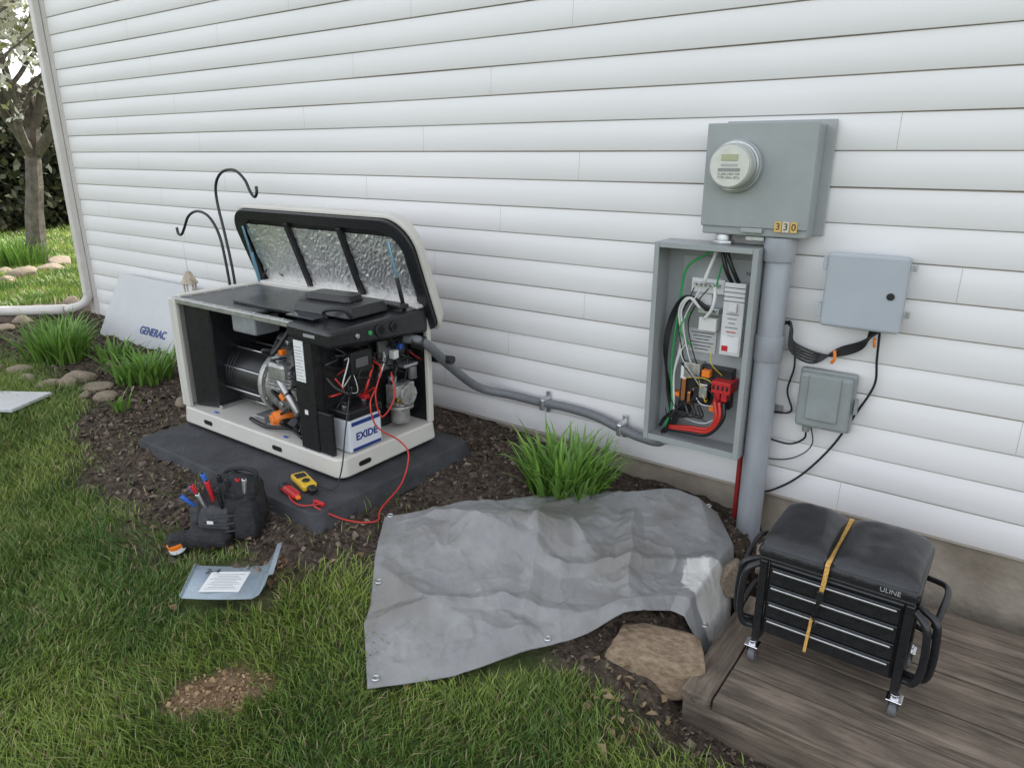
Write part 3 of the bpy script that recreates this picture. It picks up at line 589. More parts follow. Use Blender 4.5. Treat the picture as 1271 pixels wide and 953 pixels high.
# lid
lid=empty('lid',(-2.79,-.455,.90),(rad(110),0,0)); lid.parent=gen
W_=1.27; Hh=.54; oc=.20
o1=rr_outline(W_,Hh,(.05,.05,.15,.13),9); o2=[(x*.90,y*.80) for x,y in o1]; o3=[(x*1.025,y*1.05) for x,y in o1]
def lp(f,*a,**k): 
    k['loc']=(0,oc,0); return f(*a,**k)
lp(prism,'lid_shell',o3,.022,-.055,cream,lid,scale=.94,bevel=.012)
lp(prism,'lid_liner',o1,.0225,.026,dark,lid,bevel=0)
lp(ring,'lid_rim',o1,o2,.0262,.045,satin,lid,bevel=.006)
foil=mat('foil_insulation',(.92,.92,.93),.40,1,14,.08,.4,60)
for q,xc in enumerate((-.385,.0,.385)):
    g=30; V=[];F=[]
    wq,hq=.345,.385
    for jj in range(g+1):
        for ii in range(g+1): V.append((xc+(ii/g-.5)*wq,oc-.005+(jj/g-.5)*hq,.029+random.uniform(0,.004)+.004*float(vn(ii*.35,jj*.35,q))))
    for jj in range(g):
        for ii in range(g): i0=jj*(g+1)+ii; F.append((i0,i0+1,i0+g+2,i0+g+1))
    me=bpy.data.meshes.new('foil_%d'%q); me.from_pydata(V,[],F); me.materials.append(foil)
    link(bpy.data.objects.new('foil_%d'%q,me),lid)
for xc in (-.1925,.1925): box('lid_rib',(xc,oc,.038),(.032,Hh*.80,.022),satin,lid,.005)
strut=mat('strut_blue',(.18,.36,.48),.3,.5)
cyl('strut_left',(-3.36,-.55,.93),(-3.345,-.63,1.24),.006,strut,gen,12); cyl('strut_left_rod',(-3.36,-.55,.93),(-3.352,-.59,1.10),.0095,strut,gen,12)
cyl('strut_right',(-2.23,-.60,.93),(-2.25,-.66,1.24),.006,strut,gen,12); cyl('strut_right_rod',(-2.23,-.60,.93),(-2.24,-.63,1.08),.0095,dark,gen,12)
tube('lamp_cord',[(-3.35,-.55,.95),(-3.30,-.52,1.02),(-3.2,-.52,.98)],.004,blackw,gen,6)
# access panel
ap=empty('access_panel'); apm=mat('panel_white',(.50,.505,.50),.45,0,4,.05)
o=box('sheet',(-5.38,-.20,.45),(1.05,.02,.52),apm,ap,.006,rot=(rad(-28),0,0))
text('panel_text','GENERAC',(-5.16,-.2765,.335),(rad(62),0,0),.080,navy,ap,off=.002)
o=empty('white_panel'); box('sheet',(-4.72,-1.50,gz(-4.72,-1.5)+.035),(.62,.28,.02),apm,o,.004,rot=(rad(2),rad(-3),rad(24)))
def hook(pts): 
    o=empty('shepherd_hook'); tube('rod',pts,.0085,satin,o,10); return o
hook([(-3.97,-.30,.15),(-3.99,-.30,.81),(-4.03,-.3,1.1),(-4.075,-.3,1.32),(-4.06,-.3,1.43),(-3.98,-.3,1.495),(-3.86,-.3,1.505),(-3.77,-.3,1.455),(-3.725,-.3,1.385),(-3.69,-.3,1.36),(-3.665,-.3,1.385),(-3.665,-.3,1.42)])
hook([(-3.98,-.33,.15),(-4.01,-.32,.70),(-4.03,-.32,.95),(-4.065,-.32,1.12),(-4.15,-.32,1.225),(-4.27,-.32,1.255),(-4.38,-.32,1.22),(-4.45,-.32,1.14),(-4.49,-.32,1.10),(-4.53,-.32,1.10),(-4.54,-.32,1.14)])
wc=empty('wind_chime'); wood=mat('chime_shell',(.45,.38,.28),.6,0,30,.3)
cyl('string',(-4.5,-.32,1.10),(-4.48,-.32,.86),.002,whitew,wc,6,bevel=0); cyl('roof',(-4.48,-.32,.86),(-4.48,-.32,.78),.015,wood,wc,12,r2=.055)
for q in range(6):
    a=q*1.05; cyl('tube_%d'%q,(-4.48+.035*math.cos(a),-.32+.035*math.sin(a),.78),(-4.48+.035*math.cos(a),-.32+.035*math.sin(a),.62-.01*q),.006,wood,wc,8,bevel=0)
# ------------------------------------------------------------ tarp
def poly(pts,t):
    pts=np.array(pts); d=np.r_[0,np.cumsum(np.hypot(*np.diff(pts,axis=0).T))]; d/=d[-1]
    return np.stack([np.interp(t,d,pts[:,0]),np.interp(t,d,pts[:,1])],-1)
nu,nv=300,220; uu=np.linspace(0,1,nu); vv=np.linspace(0,1,nv)
top=poly([(-1.91,-1.09),(-1.75,-.87),(-1.60,-.62),(-1.5,-.47),(-1.31,-.28),(-1.10,-.15),(-.89,-.13)],uu)
bot=poly([(-1.43,-1.65),(-1.25,-1.45),(-1.12,-1.25),(-.97,-1.03),(-.80,-.80),(-.67,-.78)],uu)
lef=poly([(-1.91,-1.09),(-1.77,-1.28),(-1.63,-1.44),(-1.60,-1.50),(-1.43,-1.65)],vv)
rig=poly([(-.89,-.13),(-.74,-.33),(-.66,-.55),(-.67,-.78)],vv)
Uu,Vv=np.meshgrid(uu,vv)
P_=(1-Vv)[...,None]*top[None]+Vv[...,None]*bot[None]+(1-Uu)[...,None]*lef[:,None]+Uu[...,None]*rig[:,None]
P_-=((1-Uu)*(1-Vv))[...,None]*top[0]+(Uu*(1-Vv))[...,None]*top[-1]+((1-Uu)*Vv)[...,None]*bot[0]+(Uu*Vv)[...,None]*bot[-1]
tx,ty=P_[...,0],P_[...,1]
def ridge(x,y,s,w=.12): 
    n_=vn(x,y,s)*.65+vn(x*2.1,y*2.1,s+1)*.35; return np.clip(1-np.abs(n_-.5)/w,0,1)**1.2
wx_=tx+.10*fbm(tx*3,ty*3,51); wy_=ty+.10*fbm(tx*3,ty*3,52)
h=.022*ridge(wx_*1.5+wy_*.8,wy_*2.6-wx_*.6,61,.10)+.012*ridge(wx_*3.2-wy_*1.5,wy_*2.2+wx_,62,.12)+.006*ridge(wx_*7,wy_*5,63,.12)+.003*ridge(wx_*13,wy_*10,66,.14)+.06*fbm(tx*1.8,ty*1.8,64)
h+=.09*np.exp(-(((tx+1.36)*.8+(ty+.83)*.6)/.20)**2-((-(tx+1.36)*.6+(ty+.83)*.8)/.10)**2)
h+=.05*np.exp(-((tx+1.0)/.22)**2-((ty+.22)/.13)**2)+.025*np.exp(-((tx+.98)/.08)**2-((ty+.62)/.22)**2)+.04*np.exp(-((tx+1.62)/.2)**2-((ty+.95)/.12)**2)
# fold creases left from packing
for (ax,ay,bx_,by_,hh,ww) in ((-1.6,-1.5,-1.25,-1.15,.022,.018),(-1.25,-1.15,-.9,-.95,.020,.02),(-1.4,-.7,-1.15,-1.25,.018,.02),(-1.15,-.45,-.95,-.85,.03,.022),(-1.75,-1.0,-1.2,-.9,.02,.02),(-1.2,-.9,-.8,-.5,.025,.02)):
    L2=(bx_-ax)**2+(by_-ay)**2; tt=np.clip(((wx_-.05-ax)*(bx_-ax)+(wy_-.05-ay)*(by_-ay))/L2,0,1); dd=np.hypot(wx_-.05-ax-tt*(bx_-ax),wy_-.05-ay-tt*(by_-ay)); h+=hh*.9*np.clip(1-dd/(ww*2.2),0,1)
edge=np.minimum(np.minimum(Uu,1-Uu),np.minimum(Vv,1-Vv)); h*=np.clip(edge/.10+.3,.3,1)
tz=ter(tx,ty)+.022+h
tz+=np.exp(-((tx+.82)/.17)**2-((ty+.95)/.12)**2)*.06
V=np.stack([tx.ravel(),ty.ravel(),tz.ravel()],1); i,j=np.meshgrid(np.arange(nu-1),np.arange(nv-1)); a=(j*nu+i).ravel()
L=np.stack([a,a+nu,a+1+nu,a+1],1).ravel()
tarpm=mat('tarp_silver',(.19,.19,.19),.36,0,7,.12,.55,28,col2=(.27,.27,.265),spec=.6)
nt2=tarpm.node_tree; bs=nt2.nodes['Principled BSDF']; old=bs.inputs['Base Color'].links[0].from_socket
dd=np.hypot((V[:,0]+.73)*1.0,(V[:,1]+.60)*.9)+(fbm(V[:,0]*22,V[:,1]*22,71)-.5)*.10; pc=np.clip((.10-dd)/.010,0,1)
sm_=np.clip((fbm(V[:,0]*5,V[:,1]*5,73)-.50)*3.5,0,.6)
at2=nt2.nodes.new('ShaderNodeAttribute'); at2.attribute_name='Col'; s2=nt2.nodes.new('ShaderNodeSeparateColor'); nt2.links.new(at2.outputs['Color'],s2.inputs[0])
m1=nt2.nodes.new('ShaderNodeMix'); m1.data_type='RGBA'; nt2.links.new(s2.outputs[1],m1.inputs[0]); nt2.links.new(old,m1.inputs[6]); m1.inputs[7].default_value=(.16,.145,.125,1)
m2n=nt2.nodes.new('ShaderNodeMix'); m2n.data_type='RGBA'; nt2.links.new(s2.outputs[0],m2n.inputs[0]); nt2.links.new(m1.outputs[2],m2n.inputs[6]); m2n.inputs[7].default_value=(.60,.59,.56,1)
nt2.links.new(m2n.outputs[2],bs.inputs['Base Color'])
tp=empty('tarp')
o=mesh_np('sheet',V,np.full(len(a),4),L,tarpm,np.stack([pc,sm_,pc*0],1),parent=tp,smooth=True)
so=o.modifiers.new('Solidify','SOLIDIFY'); so.thickness=.003
def tz_at(u,v): jj=int(v*(nv-1)); ii=int(u*(nu-1)); return (tx[jj,ii],ty[jj,ii],tz[jj,ii])
for (u,v) in ((.02,.02),(.025,.975),(.97,.03),(.5,.02),(.5,.98),(.02,.5),(.97,.9)):
    x,y,z=tz_at(u,v)
    bpy.ops.mesh.primitive_torus_add(major_radius=.011,minor_radius=.003,major_segments=20,minor_segments=6,location=(x,y,z+.003)); g=bpy.context.object; g.name='grommet'; g.parent=tp; g.data.materials.append(steel)
# ------------------------------------------------------------ deck
dk=empty('wooden_deck')
wm=bpy.data.materials.new('weathered_wood'); wm.use_nodes=True; nt=wm.node_tree; b=nt.nodes['Principled BSDF']
tc=nt.nodes.new('ShaderNodeTexCoord'); mp=nt.nodes.new('ShaderNodeMapping'); mp.inputs['Scale'].default_value=(3,38,38); nt.links.new(tc.outputs['Object'],mp.inputs[0])
oi=nt.nodes.new('ShaderNodeObjectInfo')
n1=nt.nodes.new('ShaderNodeTexNoise'); n1.noise_dimensions='4D'; n1.inputs['Scale'].default_value=1; n1.inputs['Detail'].default_value=8; n1.inputs['Roughness'].default_value=.7; n1.inputs['Distortion'].default_value=.6
nt.links.new(mp.outputs[0],n1.inputs['Vector']); ml=nt.nodes.new('ShaderNodeMath'); ml.operation='MULTIPLY'; ml.inputs[1].default_value=30; nt.links.new(oi.outputs['Random'],ml.inputs[0]); nt.links.new(ml.outputs[0],n1.inputs['W'])
rp_=nt.nodes.new('ShaderNodeValToRGB'); e=rp_.color_ramp.elements; e[0].position=.32; e[0].color=(.05,.038,.028,1); e[1].position=.74; e[1].color=(.33,.265,.205,1); e.new(.5).color=(.165,.128,.096,1)
nt.links.new(n1.outputs['Fac'],rp_.inputs[0]); b.inputs['Roughness'].default_value=.85
n3=nt.nodes.new('ShaderNodeTexNoise'); n3.inputs['Scale'].default_value=5; n3.inputs['Detail'].default_value=4; nt.links.new(tc.outputs['Object'],n3.inputs['Vector'])
mr3=nt.nodes.new('ShaderNodeMapRange'); mr3.inputs['From Min'].default_value=.3; mr3.inputs['From Max'].default_value=.7; mr3.inputs['To Min'].default_value=.62; mr3.inputs['To Max'].default_value=1.15; nt.links.new(n3.outputs['Fac'],mr3.inputs[0])
hv=nt.nodes.new('ShaderNodeHueSaturation'); nt.links.new(mr3.outputs[0],hv.inputs['Value']); nt.links.new(rp_.outputs[0],hv.inputs['Color']); nt.links.new(hv.outputs[0],b.inputs['Base Color'])
bp=nt.nodes.new('ShaderNodeBump'); bp.inputs['Strength'].default_value=.7; bp.inputs['Distance'].default_value=.006; nt.links.new(n1.outputs['Fac'],bp.inputs['Height']); nt.links.new(bp.outputs[0],b.inputs['Normal'])
yy=-1.05; k=0
for w in (.185,.185,.19,.185,.19):
    bx('board_%d'%k,-.545,1.7,yy,yy+w-.006,-.040+.001*k,0.0+random.uniform(-.003,.002),wm,dk,.004); yy+=w; k+=1
o=box('end_board',(-.598,-.745,-.0185),(.62,.095,.037),wm,dk,.005,rot=(0,0,rad(90)))
bx('front_joist',-.64,1.7,-1.048,-1.012,-.17,-.042,wm,dk,.004)
o=box('side_joist',(-.628,-.72,-.106),(.58,.034,.127),wm,dk,.004,rot=(0,0,rad(90)))
# ------------------------------------------------------------ rolling tool seat
st=empty('rolling_tool_seat'); vinyl=mat('black_vinyl',(.018,.018,.020),.33,0,30,.2,.15,120)
sx0,sx1,sy0,sy1=-.505,-.095,-.80,-.52
bx('cabinet',sx0+.012,sx1-.012,sy0+.012,sy1,.115,.375,satin,st,.006)
for q in range(4):
    z1=.365-q*.061; bx('drawer_%d'%q,sx0+.022,sx1-.022,sy0-.002,sy0+.011,z1-.056,z1,satin,st,.003)
    bx('drawer_pull_%d'%q,sx0+.03,sx1-.03,sy0-.012,sy0-.003,z1-.011,z1-.004,steel,st,.002)
for x in (sx0,sx1):
    bx('post_f',x-.012,x+.012,sy0-.006,sy0+.018,.085,.385,satin,st,.004); bx('post_b',x-.012,x+.012,sy1-.02,sy1+.004,.085,.385,satin,st,.004)
    bx('base_rail',x-.014,x+.014,sy0+.019,sy1-.021,.085,.11,satin,st,.004)
bx('seat_board',sx0-.01,sx1+.01,sy0-.01,sy1+.02,.386,.40,dark,st,.004)
def cushion(n_,x0,x1,y0,y1,z0,z1):
    g=26;V=[];F=[]
    for jj in range(g+1):
        for ii in range(g+1):
            a_=ii/g*2-1;b_=jj/g*2-1; ex=max(0,(1-abs(a_)**4)*(1-abs(b_)**6)); 
            V.append(((x0+x1)/2+a_*(x1-x0)/2,(y0+y1)/2+b_*(y1-y0)/2,z0+(z1-z0)*(ex**.40)+.005*math.sin(a_*3+b_*2)*ex+.004*float(vn(a_*4,b_*4,3))))
    m_=len(V); V+=[(x,y,z0-.002) for x,y,z in V[:m_]]
    def f(o_,i,j): return o_+j*(g+1)+i
    for jj in range(g):
        for ii in range(g): F.append((f(0,ii,jj),f(0,ii+1,jj),f(0,ii+1,jj+1),f(0,ii,jj+1))); F.append((f(m_,ii,jj),f(m_,ii,jj+1),f(m_,ii+1,jj+1),f(m_,ii+1,jj)))
    return pyd(n_,V,F,vinyl,st,True)
xm=(sx0+sx1)/2-.02
cushion('cushion_a',sx0-.018,xm+.001,sy0-.018,sy1+.03,.420,.482); cushion('cushion_b',xm-.001,sx1+.018,sy0-.018,sy1+.03,.420,.482)
for q,(a_,b_) in enumerate(((sx0-.020,xm-.002),(xm+.002,sx1+.020))): bx('cushion_band_%d'%q,a_,b_,sy0-.021,sy1+.031,.400,.440,vinyl,st,.016,4)
text('seat_text','ULINE',(sx1-.055,sy0-.0225,.420),FX,.020,mat('grey_print',(.35,.35,.35),.5),st)
strap=mat('orange_strap',(.50,.22,.03),.6,0,160,.5,col2=(.72,.48,.14))
def ribbon(n_,pts,w,m):
    pp=smoothpath(pts,6);V=[];F=[]
    for p in pp: V+=[(p.x-w/2,p.y,p.z),(p.x+w/2,p.y,p.z)]
    for q in range(len(pp)-1): F.append((2*q,2*q+1,2*q+3,2*q+2))
    o_=pyd(n_,V,F,m,st); s_=o_.modifiers.new('S','SOLIDIFY'); s_.thickness=.002; return o_
ribbon('strap_top',[(xm,sy1+.035,.42),(xm,sy1+.02,.452),(xm+.002,(sy0+sy1)/2,.447),(xm,sy0-.008,.447),(xm,sy0-.026,.43),(xm-.003,sy0-.026,.38),(xm-.008,sy0-.020,.34)],.013,strap)
ribbon('strap_mid',[(xm-.006,sy0-.022,.345),(xm-.012,sy0-.024,.30),(xm-.02,sy0-.020,.25)],.011,dark)
ribbon('strap_low',[(xm-.022,sy0-.022,.25),(xm-.026,sy0-.02,.19),(xm-.03,sy0-.018,.12)],.009,strap)
box('buckle',(xm-.008,sy0-.026,.335),(.022,.008,.03),dark,st,.002); tube('strap_hook',[(xm-.02,sy0-.026,.255),(xm-.008,sy0-.03,.24),(xm-.016,sy0-.03,.225)],.003,dark,st,6)
for x,s_ in ((sx0,-1),(sx1,1)):
    for yy in (0,.035):
        xx=x+s_*(.042+yy*.6); y_=sy0-.01+yy
        tube('side_handle',[(x+s_*.012,y_+.02,.365),(xx,y_,.345),(xx+s_*.012,y_-.005,.30),(xx+s_*.014,y_-.005,.20),(xx,y_,.145),(x+s_*.012,y_+.02,.13)],.011,satin,st,10)
    tube('side_handle_b',[(xx,sy0+.02,.33),(xx+s_*.010,sy0+.1,.345),(xx+s_*.010,sy1-.05,.345),(x+s_*.012,sy1-.01,.34)],.009,satin,st,10)
    tube('side_tray_rail',[(xx,sy0+.02,.17),(xx+s_*.010,sy0+.1,.155),(xx+s_*.010,sy1-.05,.155),(x+s_*.012,sy1-.01,.16)],.009,satin,st,10)
chrome=mat('chrome',(.7,.7,.72),.15,1); rub=mat('grey_rubber',(.12,.12,.125),.6)
for x in (sx0-.005,sx1+.005):
    for y in (sy0+.0,sy1-.01):
        cyl('caster_stem',(x,y,.085),(x,y,.068),.014,chrome,st,16); bx('caster_plate',x-.022,x+.022,y-.022,y+.022,.066,.071,chrome,st,.002)
        for d_ in (-.015,.015): box('caster_fork',(x+d_,y+.006,.045),(.003,.034,.044),chrome,st,.001)
        cyl('caster_wheel',(x-.012,y+.010,.026),(x+.012,y+.010,.026),.0255,rub,st,28,bevel=.005); cyl('caster_hub',(x-.0165,y+.010,.026),(x+.0165,y+.010,.026),.008,chrome,st,12)
# ------------------------------------------------------------ tool bag
tb=empty('tool_bag',(-2.38,-1.45,0)); tb.location.z=gz(-2.38,-1.45); tb.rotation_euler=(0,0,rad(28))
nyl=mat('black_nylon',(.016,.016,.018),.75,0,40,.3,.6,120); nyl2=mat('grey_nylon',(.045,.045,.05),.7,0,40,.25,.5,120)
def lump_box(n_,c,s,m,rot=(0,0,0),seed=0,rnd_=.55):
    bm=bmesh.new(); bmesh.ops.create_cube(bm,size=1); bmesh.ops.subdivide_edges(bm,edges=bm.edges,cuts=9,use_grid_fill=True)
    for v in bm.verts:
        p=v.co*2; q=p.normalized(); r_=p*(1-rnd_)+q*rnd_*1.25; k_=float(fbm(p.x*2.6+seed,p.y*2.6+p.z*3,seed))-.5; v.co=(r_*.5*(1+k_*.30))
        tp_=1-.18*(v.co.z+.5); v.co.x*=s[0]*tp_;v.co.y*=s[1]*tp_;v.co.z*=s[2]
    me=bpy.data.meshes.new(n_); bm.to_mesh(me); bm.free()
    for p in me.polygons: p.use_smooth=True
    me.materials.append(m); o_=link(bpy.data.objects.new(n_,me),tb); o_.location=c; o_.rotation_euler=rot
lump_box('body',(0,0,.105),(.25,.17,.22),nyl,(rad(-10),0,0),1); lump_box('front_pocket',(-.03,-.085,.075),(.13,.06,.12),nyl2,(rad(-12),0,.1),2); lump_box('side_pocket',(.085,-.055,.08),(.09,.12,.14),nyl,(0,0,.2),3)
lump_box('lower_flap',(-.05,-.12,.03),(.18,.09,.06),nyl,(0,0,.1),4); lump_box('end_pocket',(-.12,-.02,.07),(.07,.11,.12),nyl2,(0,0,-.2),5); lump_box('top_pocket',(.05,-.01,.19),(.13,.11,.08),nyl,(0,.2,.3),6)
tube('handle',[(.08,.02,.20),(.09,.03,.235),(.03,.04,.245),(-.03,.03,.235),(-.05,.02,.2)],.009,nyl,tb,10)
for q in range(3): tube('binding_%d'%q,[(-.11+.03*q,-.125+.004*q,.05+.03*q),(-.03,-.135,.055+.03*q),(.05-.01*q,-.115,.055+.03*q),(.11,-.08,.06+.03*q)],.0035,nyl2,tb,6)
for q,(x,y,mm,hh) in enumerate([(-.09,-.06,red,.22),(-.07,-.02,blue,.25),(-.04,-.06,red,.24),(-.02,-.02,dark,.25),(.02,-.05,dark,.25),(.04,-.02,red,.24),(-.11,-.03,blue,.20),(.07,-.04,steel,.25),(-.06,-.09,steel,.20),(-.13,-.06,blue,.17),(.0,-.08,dark,.22),(.06,.03,dark,.21)]):
    cyl('tool_handle_%d'%q,(x,y,.12),(x*1.3,y-.02,hh),.007,mm,tb,12,r2=.010,bevel=.003); cyl('tool_tip_%d'%q,(x*1.3,y-.02,hh),(x*1.32,y-.021,hh+.006),.005,dark,tb,8,bevel=0)
bx('bag_label',-.04,-.015,-.134,-.131,.085,.10,white,tb,0)
lump_box('pouch_strap',(-.14,-.15,.025),(.11,.06,.05),nyl,(0,0,.6),7)
ti=empty('electrical_tape_roll',(-2.44,-1.67,gz(-2.44,-1.67)+.045)); 
for q,(dz,mm) in enumerate([(.018,white),(.036,orange),(.0,dark)]):
    ring('roll_%d'%q,[(.032*math.cos(a),.032*math.sin(a)) for a in np.linspace(0,6.283,25)[:-1]],[(.018*math.cos(a),.018*math.sin(a)) for a in np.linspace(0,6.283,25)[:-1]],dz-.03,dz-.0125,mm,ti,bevel=.001,rot=(.25,0,0))
# ------------------------------------------------------------ metal cover sheet
cs=empty('metal_cover_plate'); zb_=max(gz(-2.17,-1.79),gz(-2.0,-1.6),gz(-2.28,-1.68))+.015
prof=[(-.02,.012),(0,0),(.3,-.002),(.6,.0),(.85,.004),(.95,.022),(1.04,.065),(1.09,.10),(1.15,.105)]
V=[];F=[]
for u_,zz in prof:
    for w_ in (0,1): p=A+eu*u_+ev*(w_*1.12); V.append((p.x,p.y,zb_+zz))
for q in range(len(prof)-1): F.append((2*q,2*q+1,2*q+3,2*q+2))
o=pyd('plate',V,F,mat('pale_blue_steel',(.46,.55,.62),.25,.6,8,.12),cs); s_=o.modifiers.new('S','SOLIDIFY'); s_.thickness=.002
an=math.atan2(eu.y,eu.x)
def onp(u_,w_,dz=.004): p=A+eu*u_+ev*w_*1.12; return (p.x,p.y,zb_+dz)
box('label',onp(.45,.5,.0035),(.14,.125,.001),white,cs,0,rot=(0,0,an+.05))
ink=mat('ink',(.3,.3,.31),.6)
for q in range(10):
    p=onp(.45,.5,.0044); dx=-.045+.0098*q
    box('label_line_%d'%q,(p[0]-math.sin(an+.05)*dx,p[1]+math.cos(an+.05)*dx,p[2]),(.115-.02*(q%3),.0022,.0004),ink,cs,0,rot=(0,0,an+.05))
text('label_mark','2-4',(onp(.25,.8,.0055)),(0,0,an+.05),.04,dark,cs,ext=.0002)
# ------------------------------------------------------------ meters and leads
mm_=empty('multimeter'); 
box('body',(-2.31,-1.165,.285),(.15,.065,.03),yellow,mm_,.01,rot=(0,0,rad(-18))); box('screen',(-2.34,-1.157,.3008),(.045,.045,.002),dark,mm_,.001,rot=(0,0,rad(-18))); 
cyl('dial',(-2.28,-1.176,.300),(-2.28,-1.176,.306),.016,dark,mm_,20); box('jaw',(-2.225,-1.19,.285),(.05,.035,.022),dark,mm_,.008,rot=(0,0,rad(-18)))
cm=empty('voltage_tester'); box('body',(-2.285,-1.255,.283),(.13,.04,.03),red,cm,.012,rot=(0,0,rad(-12))); box('grip',(-2.33,-1.243,.283),(.045,.044,.033),dark,cm,.01,rot=(0,0,rad(-12))); box('tip',(-2.22,-1.268,.28),(.03,.02,.015),orange,cm,.005,rot=(0,0,rad(-12)))
bx('plug',-2.15,-2.09,-1.25,-1.235,.266,.282,red,cm,.004)
tl=empty('test_leads')
tube('red_lead',[(-2.25,-.84,.60),(-2.17,-.86,.645),(-2.13,-.93,.60),(-2.11,-.92,.50),(-2.06,-.84,.42),(-2.02,-.83,.36),(-2.0,-.90,.26),(-1.97,-1.05,.215),(-1.93,-1.12,.20),(-2.0,-1.20,.215),(-2.10,-1.27,.27),(-2.14,-1.25,.275)],.0035,redw,tl,8)
tube('red_lead_b',[(-2.24,-.80,.74),(-2.17,-.82,.72),(-2.16,-.87,.62),(-2.14,-.86,.52),(-2.10,-.82,.60),(-2.15,-.78,.70)],.0035,redw,tl,8)
tube('black_lead',[(-2.25,-.95,.60),(-2.19,-.99,.63),(-2.16,-1.05,.50),(-2.15,-1.09,.36),(-2.16,-1.13,.28),(-2.23,-1.16,.285)],.003,blackw,tl,8)
tube('red_lead_c',[(-2.10,-1.24,.275),(-2.16,-1.30,.275),(-2.24,-1.29,.28),(-2.27,-1.26,.29)],.003,redw,tl,8)
# ------------------------------------------------------------ trees / background
bark=mat('bark',(.15,.13,.11),.9,0,12,.4,.8,30)
lfm=vcmat('foliage',.6,.25,.3); blm=vcmat('blossom',.7,.55,.2)
def leaves(name,C0,ls,cols,g,parent,lm=None):
    n=len(C0); nn=g.normal(0,1,(n,3)); nn/=np.linalg.norm(nn,axis=1)[:,None]; rv=g.normal(0,1,(n,3)); u=np.cross(nn,rv); u/=np.linalg.norm(u,axis=1)[:,None]; w=np.cross(nn,u)
    s=g.uniform(.6,1.3,n)[:,None]*ls; V=np.stack([C0-u*s,C0-w*s*.55,C0+u*s,C0+w*s*.55],1).reshape(-1,3); L=np.arange(n*4)
    cc=np.array(cols); ci=np.clip(cc[g.integers(0,len(cc),n)]*g.uniform(.7,1.15,(n,1)),0,.9); return mesh_np(name,V,np.full(n,4),L,lm or lfm,np.repeat(ci,4,0),parent)
def tree(name,base,seed,h,r0,leafcols,nleaf,lsize,levels=4,spread=.6,cl=.10):
    r=random.Random(seed); o=empty(name); V=[];F=[];tips=[]
    def seg(p,d,ln,ra,lev):
        n_=6; pts=[p]; q=p.copy(); dd=d.copy()
        for _ in range(n_):
            dd=(dd+Vector((r.uniform(-.16,.16),r.uniform(-.16,.16),r.uniform(-.05,.12)))).normalized(); q=q+dd*(ln/n_); pts.append(q.copy())
        S_=8 if lev<2 else 5; b0=len(V)
        t=dd; nrm=t.orthogonal().normalized(); bn=t.cross(nrm)
        for i_,pp in enumerate(pts):
            rr=ra*(1-.45*i_/n_)*(1.35 if lev==0 and i_==0 else 1)
            for k_ in range(S_): a_=6.283*k_/S_; V.append(tuple(pp+nrm*math.cos(a_)*rr+bn*math.sin(a_)*rr))
        for i_ in range(n_):
            for k_ in range(S_): a_=b0+i_*S_+k_; b_=b0+i_*S_+(k_+1)%S_; F.append((a_,b_,b_+S_,a_+S_))
        if lev>=2: tips.extend(pts[2:])
        if lev<levels:
            for c_ in range(r.choice([3,4]) if lev else 6):
                f=r.uniform(.35,1) if c_ else 1; pp=pts[int(f*n_)]
                a_=r.uniform(0,6.283); nd=(dd*.75+Vector((math.cos(a_),math.sin(a_),r.uniform(-.05,.5)))*spread).normalized()
                seg(pp,nd,ln*r.uniform(.6,.8),ra*.52*r.uniform(.8,1.1),lev+1)
    seg(Vector(base),Vector((r.uniform(-.1,.1),r.uniform(-.1,.1),1)).normalized(),h*.32,r0,0)
    me=bpy.data.meshes.new('trunk_and_limbs'); me.from_pydata(V,[],F); me.materials.append(bark); link(bpy.data.objects.new('trunk_and_limbs',me),o)
    T=np.array([tuple(t) for t in tips]); g=np.random.default_rng(seed)
    # blossoms / leaves sit in tight clusters along the twigs
    ncl=nleaf//14; cc0=T[g.integers(0,len(T),ncl)]+g.normal(0,cl,(ncl,3)); C0=np.repeat(cc0,14,0)+g.normal(0,cl*.55,(ncl*14,3))
    leaves('crown',C0,lsize,leafcols,g,o,blm if 'blossom' in name else None)
    return o
tree('blossoming_tree',(-10.35,.95,.2),5,6.5,.13,[(.88,.87,.80),(.85,.84,.74),(.88,.87,.80),(.82,.80,.66),(.45,.48,.22)],26000,.042,4,.85,.10)
tree('tree',(-17,-1,.2),9,9,.2,[(.55,.56,.42),(.40,.42,.25)],3500,.07,4,.7)
tree('tree',(-19,3.5,.2),12,10,.22,[(.55,.56,.42),(.40,.42,.25)],3500,.08,4,.7)
hd=empty('hedge'); g=np.random.default_rng(5); n=36000
tt=g.random(n); cx=-13.6-3.5*tt+g.normal(0,.5,n); cy=-3.5+11*tt+g.normal(0,.5,n); hh=1.5+.9*vn(tt*14,tt*0,2)+.5*vn(tt*40,tt*0,3); cz=.2+hh*g.random(n)**.8
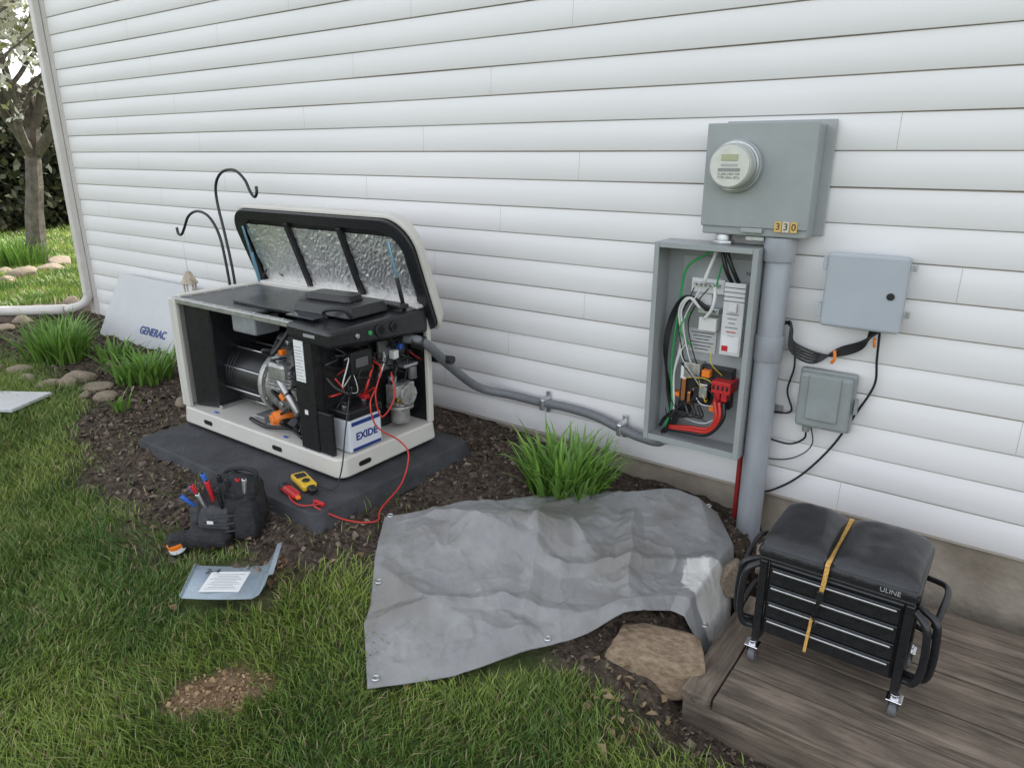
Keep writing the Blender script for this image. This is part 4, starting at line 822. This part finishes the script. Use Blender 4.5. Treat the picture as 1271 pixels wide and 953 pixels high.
leaves('hedge_foliage',np.stack([cx,cy,cz],1),.085,[(.03,.04,.016),(.05,.06,.028),(.07,.07,.035),(.03,.03,.02)],g,hd)
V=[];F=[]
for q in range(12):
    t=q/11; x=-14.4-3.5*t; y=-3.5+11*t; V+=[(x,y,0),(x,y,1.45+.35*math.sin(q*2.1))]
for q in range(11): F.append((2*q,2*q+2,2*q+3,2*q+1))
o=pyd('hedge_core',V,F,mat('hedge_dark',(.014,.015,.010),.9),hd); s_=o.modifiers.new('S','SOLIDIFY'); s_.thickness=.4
g=np.random.default_rng(6); n=16000; an=g.uniform(rad(100),rad(215),n); R_=g.normal(60,4,n); cz=g.random(n)**.8*(3.5+3*vn(an*18,an*0,4)); 
leaves('tree_line',np.stack([np.cos(an)*R_,np.sin(an)*R_,cz],1),.5,[(.04,.06,.02),(.06,.08,.03),(.10,.11,.06),(.03,.04,.02)],g,None)
# ------------------------------------------------------------ camera, light, sky
cam=bpy.data.cameras.new('camera'); co=link(bpy.data.objects.new('camera',cam)); scene.camera=co
cam.sensor_width=36; cam.lens=24.95; cam.clip_end=1000; cam.clip_start=.05
co.location=(0,-2.85,1.6); co.rotation_euler=(rad(90-18),0,rad(36))
w=bpy.data.worlds.new('World'); scene.world=w; w.use_nodes=True; nt=w.node_tree
sky=nt.nodes.new('ShaderNodeTexSky'); sky.sky_type='NISHITA'; sky.sun_disc=False; sky.sun_elevation=rad(42); sky.sun_rotation=rad(0); sky.air_density=1.0; sky.dust_density=3.0; sky.ozone_density=1.0
hs=nt.nodes.new('ShaderNodeHueSaturation'); hs.inputs['Saturation'].default_value=.28
nt.links.new(sky.outputs[0],hs.inputs['Color']); nt.links.new(hs.outputs[0],nt.nodes['Background'].inputs[0]); nt.nodes['Background'].inputs[1].default_value=.56
sl=bpy.data.lights.new('sun','SUN'); sl.energy=5.0; sl.angle=rad(.5); sl.color=(1,.95,.88); so=link(bpy.data.objects.new('sun',sl))
so.rotation_euler=Vector((-.02,-1,-math.tan(rad(42)))).to_track_quat('-Z','Y').to_euler()
scene.view_settings.view_transform='Standard'; scene.view_settings.look='None'; scene.view_settings.exposure=0
